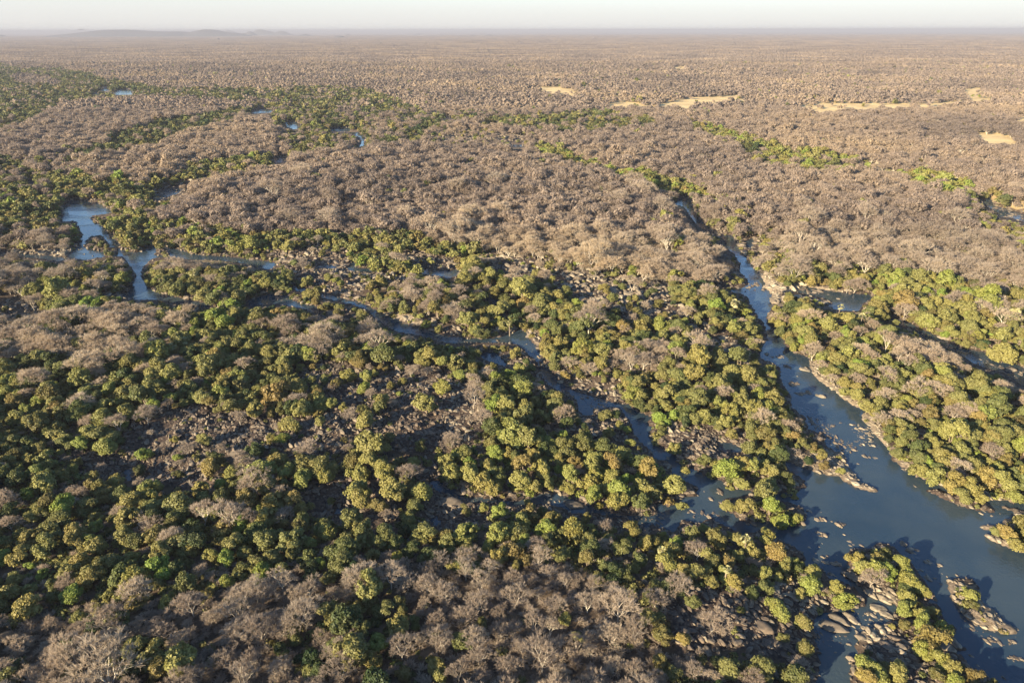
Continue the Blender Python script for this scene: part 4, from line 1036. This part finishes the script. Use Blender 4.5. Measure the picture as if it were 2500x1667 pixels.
# ------------------------------------------------------------------ rocks
Z['wr'] = np.zeros_like(ZX)
for c, s, v_ in [('H', "620 190 800 250 1200 330 1500 260 1900 380 2200 400 2280 540 2000 500 1500 420 1100 380 800 340 650 300", .45), ('H', "560 180 720 200 860 300 860 560 620 480", .6), ('H', "1750 330 2180 380 2150 450 1800 400", .5),
                 ('I', "80 370 300 400 380 520 200 480 60 440", .8), ('I', "400 420 560 460 480 490", .8), ('I', "1160 1060 1520 1060 1560 1180 1300 1180 1180 1300 940 1300 920 1180", .62), ('I', "1480 1010 1560 1100 1500 1120", .5),
                 ('E', "850 735 1110 735 1110 790 1000 850 850 800", .7), ('E', "1580 1130 1900 1180 1900 1240 1740 1250 1600 1220", .4), ('E', "2000 1380 2220 1500 2250 1580 2080 1560 1990 1430", .3), ('E', "1230 760 1400 850 1400 1040 1260 850", .22),
                 ('F', "880 1260 1000 1330 1300 1340 1360 1520 1150 1530 1000 1460 900 1360", .95), ('F', "1500 650 1750 740 2060 850 2352 960 2352 1090 2100 960 1850 850 1600 720", .38), ('F', "290 60 420 200 480 420 430 420 340 180", .12),
                 ('F', "650 460 900 420 1080 500 1060 540 800 500", .6), ('F', "400 400 640 380 640 440 420 450", .3), ('I', "1840 980 2060 980 2330 1180 2340 1320 2100 1300 1980 1160", .25), ('I', "880 620 1140 680 1160 800 960 790", .12),
                 ('D', "760 420 900 300 910 380 860 480 780 490", .5), ('D', "1700 460 2000 400 2170 540 2000 520 1700 500", .4), ('A', "1030 1270 1290 1260 1190 1320 1050 1350", .5), ('D', "450 150 850 150 850 200 450 220", .12), ('B', "1150 975 1250 975 1250 995 1150 995", .5), ('C', "2100 1400 2352 1420 2352 1500 2200 1480", .3)]:
    Z['wr'][inside(P(c, s), ZX, ZY)] = v_
def rock_field(y0, y1, step, smin, smax):
    p = candidates(y0, y1, step)
    l = ground_z(p[:, 0], p[:, 1]); g0, g1, d_ = project(p[:, 0], p[:, 1], 0 * l); w = water_at(g0, g1)
    a, b, _ = project(p[:, 0], p[:, 1], l); zr = zone(a, b, jit=5, rng=rng); z1 = zone(g0, g1)
    ds = dist_at(p[:, 0], p[:, 1])
    clump = vnoise(p[:, 0], p[:, 1], 6.)
    pr = np.where(w, z1['wr'] * (clump > .45) * 1.5, zr['rock'] * 1.0 * (clump * 1.2 + .3) + (ds < 3) * .60 + (ds < 7) * .12)
    pr = np.where((zr['pale'] > .9) & ~w, pr * .7, pr)
    k = (rng.random(len(p)) < pr) & (zr['grass'] < .5)
    p, l, w = p[k], l[k], w[k]; n = len(p)
    s = smin + (smax - smin) * rng.random(n) ** 3.0
    s *= np.where(w, .85, 1) * step / 2.2
    tone = np.clip(zr['pale'][k] - .06 + rng.normal(0, .20, n), 0, 1)
    hid = hides_water(p[:, 0], p[:, 1], s, s, l) > 2
    s = np.where(hid & ~w, s * .45, s)
    z = np.where(w, -.25 * s, l + .02 * s)
    return np.stack([p[:, 0], p[:, 1], z, s, tone, w * 1.0], -1)
RK = [rock_field(60, 240, 1.0, .50, 2.3), rock_field(240, 520, 2.0, .6, 2.2), rock_field(520, 1100, 4.5, .6, 1.4)]
# islets: x y width height(px of the crop) -> cluster of boulders
ISL = {
 'I': "970 445 80 34, 1050 458 36 18, 1110 480 90 36, 975 540 70 46, 1160 595 90 18, 1185 615 56 20, 1255 622 34 16, 1535 610 66 38, 1600 655 86 60, 1690 735 96 30, 1770 750 56 34, 940 725 56 26, 1010 700 66 34, 1060 740 130 50, 1060 820 70 34, 900 635 46 10, 945 672 30 10, 1640 790 56 20, 1710 835 90 50, 1830 828 22 12, 1900 825 36 18, 1797 810 20 10,"
      "2010 1370 56 30, 2040 1430 56 26, 2140 1260 120 44, 2270 1270 90 50, 2250 1180 96 44, 2300 1390 130 70, 2220 1510 70 50, 1280 1080 34 22, 1050 1300 50 24, 1080 1340 50 16, 940 1380 50 60, 945 1465 44 50, 230 305 50 30, 290 265 80 18, 190 255 14 8, 1270 20 46 18, 1330 27 60 16, 1550 112 42 34, 1618 222 20 8, 2060 405 56 10, 2135 422 46 8, 2190 405 18 6, 1232 70 30 8, 900 390 70 26, 1120 870 20 20, 980 395 14 6, 1790 880 16 10, 1135 548 14 8, 990 608 20 10, 970 630 18 8, 1930 1180 12 6, 1900 960 70 60, 1960 1020 80 60, 2050 1090 90 60, 2120 1140 90 60, 1870 890 60 50, 1915 1065 34 26, 2110 1040 80 30, 2210 1105 40 20",
 'F': "865 970 60 16, 968 1152 58 28, 995 1215 18 12, 710 890 76 24, 755 960 60 34, 610 870 60 14, 645 888 34 10, 790 1070 96 46, 850 1135 90 30, 905 1132 24 14, 550 400 36 40, 490 422 22 16, 462 385 56 50, 2272 972 60 34, 2175 892 76 26, 1095 497 22 6, 545 600 20 16, 820 1020 14 6, 1030 468 16 5, 410 425 26 16",
 'D': "640 120 120 60, 900 140 150 40, 1100 180 70 40, 750 175 70 36, 545 162 44 16, 570 195 18 8, 740 1000 2 2, 650 100 70 50",
}
isl = []
for c, s in ISL.items():
    ox, oy, kk = CROPS[c]
    for e in s.split(','):
        v_ = [float(t) for t in e.split()]
        if len(v_) < 4 or v_[2] < 5: continue
        X, Y = unproject(ox + v_[0] * kk, oy + v_[1] * kk, 0)[:2]
        xl = unproject(ox + (v_[0] - v_[2] / 2) * kk, oy + v_[1] * kk, 0)[0]; a_ = abs(X - xl)
        yt = unproject(ox + v_[0] * kk, oy + (v_[1] - v_[3] / 2) * kk, 0)[1]; b_ = abs(yt - Y) * .8
        area = a_ * b_ * 3.14
        n = int(np.clip(area / .5, 1, 60))
        base = .3 if v_[3] > 30 else .55
        for q in range(n):
            an = rng.uniform(0, 6.28); rr = math.sqrt(rng.random()) * (.8 if n > 1 else 0)
            s_ = np.clip(math.sqrt(area / n / 3.14) * rng.lognormal(0, .45), .18, 1.9)
            isl.append((X + math.cos(an) * rr * a_, Y + math.sin(an) * rr * b_, -.12 * s_, s_, np.clip(base + rng.normal(0, .2), 0, 1), 1))
RK.append(np.array(isl))
RK = np.concatenate(RK)
# great blocks and slabs seen one by one: crop x y width flatness(height/width) tone look
BIG = [('E', 1830, 440, 112, .62, .62), ('E', 1955, 418, 84, .5, .75), ('E', 1962, 458, 96, .62, .6), ('E', 2050, 478, 88, .62, .6), ('E', 2114, 488, 44, .9, .55),
       ('D', 1292, 1150, 86, .75, .25), ('D', 1160, 1200, 34, 1.6, .35), ('E', 2235, 1390, 50, 1.35, .8), ('E', 1548, 1300, 130, .35, .5), ('E', 1470, 1312, 80, .4, .45), ('E', 1655, 1340, 70, .5, .4),
       ('E', 905, 1038, 54, .6, .7), ('E', 942, 1042, 34, .7, .65), ('E', 1105, 205, 56, .9, .6), ('E', 1142, 215, 48, .8, .5), ('E', 1760, 1250, 64, .7, .4), ('E', 1880, 1242, 54, .7, .45), ('E', 1822, 1292, 76, .6, .45), ('E', 1868, 1305, 60, .6, .45),
       ('I', 1085, 1165, 160, .2, .3), ('I', 1185, 1105, 90, .35, .55), ('I', 1120, 1120, 120, .25, .4), ('I', 690, 865, 66, .5, .3), ('I', 950, 960, 76, .5, .25), ('I', 655, 912, 64, .5, .2), ('I', 1365, 1040, 96, .3, .75), ('I', 1412, 1078, 84, .25, .75),
       ('E', 402, 985, 42, 1.9, .3), ('E', 925, 1215, 72, .7, .15), ('E', 870, 1425, 70, .7, .3), ('E', 560, 1035, 60, .8, .3), ('E', 605, 1010, 50, .9, .3), ('F', 865, 970, 66, .25, .9), ('F', 2272, 972, 66, .5, .5),
       ('E', 1110, 680, 40, .8, .6), ('E', 1185, 690, 36, .8, .6), ('I', 520, 278, 44, .7, .35), ('I', 1330, 1200, 70, .4, .5), ('I', 1270, 1250, 90, .35, .4), ('I', 1390, 1180, 80, .4, .7), ('I', 1860, 860, 40, .7, .6), ('I', 1950, 975, 60, .5, .6), ('I', 1940, 1015, 80, .4, .6), ('I', 2020, 1060, 60, .6, .45),
       ('I', 1800, 1290, 120, .3, .5), ('I', 1880, 1270, 90, .4, .5), ('I', 1330, 945, 90, .4, .5), ('I', 1410, 975, 90, .4, .6), ('I', 1210, 830, 90, .4, .3), ('I', 1160, 810, 60, .5, .35),
       ('I', 450, 1030, 160, .4, .12), ('I', 560, 1150, 150, .4, .05), ('I', 340, 1120, 150, .4, .08), ('I', 620, 1010, 110, .5, .1), ('I', 250, 1000, 150, .5, .05), ('I', 690, 1280, 130, .4, .08), ('I', 1190, 1380, 60, .6, .4),
       ('I', 1500, 1400, 120, .5, .1), ('I', 1650, 1440, 120, .5, .08), ('I', 1420, 1290, 110, .5, .15), ('I', 1600, 1330, 110, .5, .1), ('G', 1150, 70, 70, .6, .35), ('G', 1130, 40, 60, .6, .3), ('H', 740, 320, 150, .35, .2), ('H', 1590, 340, 110, .5, .25), ('H', 1660, 300, 60, .7, .3), ('H', 1160, 260, 44, .9, .45), ('H', 850, 240, 80, .5, .3), ('H', 1480, 240, 40, .4, .7), ('H', 1415, 268, 50, .35, .7), ('B', 570, 597, 36, .9, .5), ('B', 590, 606, 26, .8, .45)]
bigs = []
for c, x, y, w_, fl, tone in BIG:
    ox, oy, kk = CROPS[c]
    z = 1.0
    for it in range(3):
        X, Y, dpt = unproject(ox + x * kk, oy + y * kk, z); r_ = w_ * kk * dpt / FPX / 2
        z = land_height(np.array([X]), np.array([Y]))[0] + r_ * fl * .5
    bigs.append((float(X), float(Y), float(z - r_ * fl * .55), float(r_ * 1.08), float(fl * 1.35), float(tone)))
rvar = rng.integers(0, 8, len(RK)); rrot = rng.uniform(0, 6.28, len(RK))
# beds dip the same way, so most long rocks line up down-river
rrot = np.where(rng.random(len(RK)) < .6, rng.normal(-.9, .35, len(RK)), rrot)
tilt = rng.normal(0, .18, (len(RK), 2))
kx, ky, kd = project(RK[:, 0], RK[:, 1], RK[:, 2]); inf = (kx > 0) & (kx < 2500) & (ky > 0) & (ky < 1667)
# rocks hidden under crowns are not picked out one by one
cov = np.zeros(len(RK), bool)
nt_ = allT[(adep < 400)]; nz_ = zg[adep < 400]
tx_, ty_, td_ = project(nt_[:, 0], nt_[:, 1], nz_ + nt_[:, 3] * .62); tr_ = nt_[:, 2] / td_ * FPX
for i in range(len(nt_)):
    cov |= (abs(kx - tx_[i]) < tr_[i] * .95) & (abs(ky - ty_[i]) < tr_[i] * .85) & (kd > td_[i])
rapp = np.where(inf & ~cov, RK[:, 3] / kd, 0)
pick = np.argsort(-rapp)[:300 - len(bigs)]
items = []
def tone_word(t): return 'nearly black' if t < .15 else 'dark brown' if t < .38 else 'brown' if t < .6 else 'pale tan'
for (X, Y, z, r_, fl, tone) in bigs:
    a, b, _ = project(X, Y, z)
    items.append(dict(px=a, py=b, place=place_of(a, b), look=('great flat ' if fl < .6 else 'great standing ' if fl > 1.5 else 'great ') + tone_word(tone), loc=(X, Y, z), sc=(r_, r_ * .9, r_ * max(fl, .35)), tone=tone, var=int(rng.choice([0, 2, 5, 1]) if fl < 1.3 else 7), rot=(0, 0, rng.normal(-.7, .3))))
for i in pick:
    s_ = RK[i, 3]
    items.append(dict(px=kx[i], py=ky[i], place=place_of(kx[i], ky[i]), look=('large ' if s_ > 1.5 else 'middling ' if s_ > .9 else 'small ') + tone_word(RK[i, 4]) + (' wet' if RK[i, 5] > .5 else ''),
                      loc=tuple(RK[i, :3]), sc=(s_ * 1.1, s_, s_ * .85), tone=RK[i, 4], var=int(rvar[i]), rot=(tilt[i, 0], tilt[i, 1], rrot[i])))
singled_out(items, 'boulder', 'boulders')
trim(items)
for it in items:
    o = link('boulder', ROCKS[it['var']], label=it['label'], category='boulder', group=it['group'])
    o.location = it['loc']; o.scale = it['sc']; o.rotation_euler = it['rot']; o['tint'] = float(it['tone'])
m = np.ones(len(RK), bool); m[pick] = False
t = RK[m]
scatter('boulder_field', ROCK_P, t[:, :3], rvar[m], np.stack([tilt[m, 0], tilt[m, 1], rrot[m]], -1), np.stack([t[:, 3] * 1.1, t[:, 3], t[:, 3] * .85], -1), t[:, 4],
        "countless brown and tan boulders along the banks and over the rocky slopes", 'boulders')
print('rocks', len(RK))

# ------------------------------------------------------------------ fan palms
def palm(rng, Hp, Rp):
    tr = MB(); bend = Vector((rng.uniform(-.3, .3), rng.uniform(-.3, .3), 0)) * Hp * .3
    top = Vector((0, 0, Hp - Rp * .3)) + bend
    tr.add(*tube([Vector((0, 0, -.4)), Vector((0, 0, Hp * .35)) + bend * .15, Vector((0, 0, Hp * .7)) + bend * .5, top], .24, .15, 6))
    V = []; F = []
    for k in range(20):
        a = rng.uniform(0, 6.283); el = rng.uniform(-.9, 1.35)
        d = Vector((math.cos(a) * math.cos(el), math.sin(a) * math.cos(el), math.sin(el)))
        st = top + d * Rp * .5
        s = d.cross(Vector((0, 0, 1))).normalized()
        i0 = len(V); V.extend([top - s * .05, top + s * .05, st]); F.append((i0, i0 + 1, i0 + 2))
        for q in range(11):
            f = -1.0 + 2.0 * q / 10
            e = st + (d * math.cos(f) + s * math.sin(f)) * Rp * .5 * rng.uniform(.85, 1.1) - Vector((0, 0, Rp * (.1 + .1 * abs(f))))
            i0 = len(V); wv = (s * math.cos(f) - d * math.sin(f)) * Rp * .05
            m_ = st.lerp(e, .6); V.extend([st, m_ - wv, e, m_ + wv]); F.append((i0, i0 + 1, i0 + 2, i0 + 3))
    return tr.arrays(), (np.array([tuple(p) for p in V]), F)
PAL_L = ["fan palm with pale crown on the left bank where the right channel widens", "slim fan palm standing at the edge of the right-hand pool", "leaning fan palm below the right-hand pool", "tall fan palm near the right edge beyond the shaded channel",
         "fan palm rising from the round river island", "fan palm by the pale rocks near the left river bend", "fan palm in the scrub below the left river bend", "higher of two fan palms in the thicket left of centre", "lower of two fan palms in the thicket left of centre",
         "spiky fan palm above the dark slope by the main river", "fan palm on the crest above the near river shore", "small fan palm beside the boulders of the middle channel", "fan palm in the green belt right of the bottom bare stand"]
for i, (c, x, y, w_) in enumerate(PALMS):
    ox, oy, kk = CROPS[c]; px, py = ox + x * kk, oy + y * kk
    z = 8.0
    for it in range(3):
        X, Y, dpt = unproject(px, py, z); r_ = w_ * kk * dpt / FPX / 2
        hgt = 4.5 + r_; z = land_height(np.array([X]), np.array([Y]))[0] + hgt
    (a, b), (c2_, d) = palm(np.random.default_rng(700 + i), hgt, r_ * 1.1)
    o = link('fan_palm', None, label=PAL_L[i], category='palm tree', group='fan palms scattered along the river')
    o.location = (X, Y, z - hgt); o.rotation_euler = (0, 0, rng.uniform(0, 6.28))
    link('trunk', mesh_np("palm_trunk", a, b, (M_BARK,)), o); link('crown', mesh_np("palm_fronds", c2_, d, (M_PALM,)), o)

# ------------------------------------------------------------------ hills on the horizon
HV = []; HF = []
def hill(px, ptop, pbase, w, dist_=None, seed=0, ny=8, nx=46):
    global HV, HF
    if dist_ is None:
        X, Y, dpt = unproject(px, pbase, 4.0)
    else:
        Y = dist_; X = (px - 1250) / FPX * Y / .91
    Y = float(Y); X = float(X)
    dep_ = project(X, Y, 0)[2]
    half = w / 2 * dep_ / FPX
    # height that brings the top to ptop
    lo, hi = 0., 900.
    for _ in range(30):
        md = (lo + hi) / 2
        if project(X, Y, md)[1] > ptop: lo = md
        else: hi = md
    Hh = (lo + hi) / 2
    r = np.random.default_rng(seed)
    bumps = [(r.uniform(-.7, .7), r.uniform(.15, .45), r.uniform(.25, .8)) for _ in range(6)]
    i0 = len(HV)
    for j in range(ny):
        for i in range(nx):
            u = -1 + 2 * i / (nx - 1); v = -1 + 2 * j / (ny - 1)
            e = max(0, 1 - u * u - .9 * v * v)
            p = e ** 1.3 * .35 + sum(a * math.exp(-((u - c) / s) ** 2) for c, s, a in bumps) * e * .6 + e * math.exp(-(u / .3) ** 2) * .5
            HV.append([X + u * half, Y + v * half * .6, p])
    seg = np.array(HV[i0:]); mx = seg[:, 2].max()
    for q in range(i0, len(HV)): HV[q][2] = -2 + HV[q][2] / mx * (Hh + 2)
    for j in range(ny - 1):
        for i in range(nx - 1):
            a = i0 + j * nx + i; HF.append((a, a + 1, a + nx + 1, a + nx))
for k, (px, pt, pb, w) in enumerate([(199, 71.5, 82, 70), (150, 77, 82, 60), (320, 84, 90, 44), (533, 94.5, 98, 30), (561, 74, 84, 60), (640, 72.5, 86, 100), (610, 77, 88, 60), (691, 76.5, 86.5, 80), (748, 84, 88.5, 80), (825, 88, 92.5, 50),
                                     (491, 78, 83, 50), (0, 85.5, 91, 60), (431, 81.5, 84.5, 34), (850, 84, 88, 24), (1150, 86, 89, 60), (1190, 85.5, 88, 50), (1020, 83, 86, 40)]):
    hill(px, pt, pb, w, seed=k)
for k, (px, pt, w) in enumerate([(470, 73.0, 460), (640, 72.4, 240)]):
    hill(px, pt, 74, w, dist_=15000, seed=50 + k)
me = mesh_np("hills", HV, np.array(HF), (M_HILL,), smooth=True)
link("hills", me, kind='structure', label="low rounded granite hills fading into haze on the left of the horizon", category="hills")

# ------------------------------------------------------------------ the air
hm = bpy.data.materials.new("haze_air"); hm.use_nodes = True; hn = hm.node_tree; hn.nodes.clear()
ho = hn.nodes.new("ShaderNodeOutputMaterial"); hv = hn.nodes.new("ShaderNodeVolumePrincipled")
hv.inputs['Color'].default_value = (.285, .30, .355, 1)
hv.inputs['Density'].default_value = HAZE
hv.inputs['Anisotropy'].default_value = .0
hn.links.new(hv.outputs[0], ho.inputs['Volume'])
bx = 95000.0; zl, zh = -2.6, 140.0
V = [(x, y, z) for z in (zl, zh) for y in (-4000, bx) for x in (-bx, bx)]
F = [(0, 2, 3, 1), (4, 5, 7, 6), (0, 1, 5, 4), (2, 6, 7, 3), (0, 4, 6, 2), (1, 3, 7, 5)]
me = mesh_np("haze", V, np.array(F), (hm,))
link("haze", me, kind='stuff', label="pale blue haze veiling the far plain", category="haze")
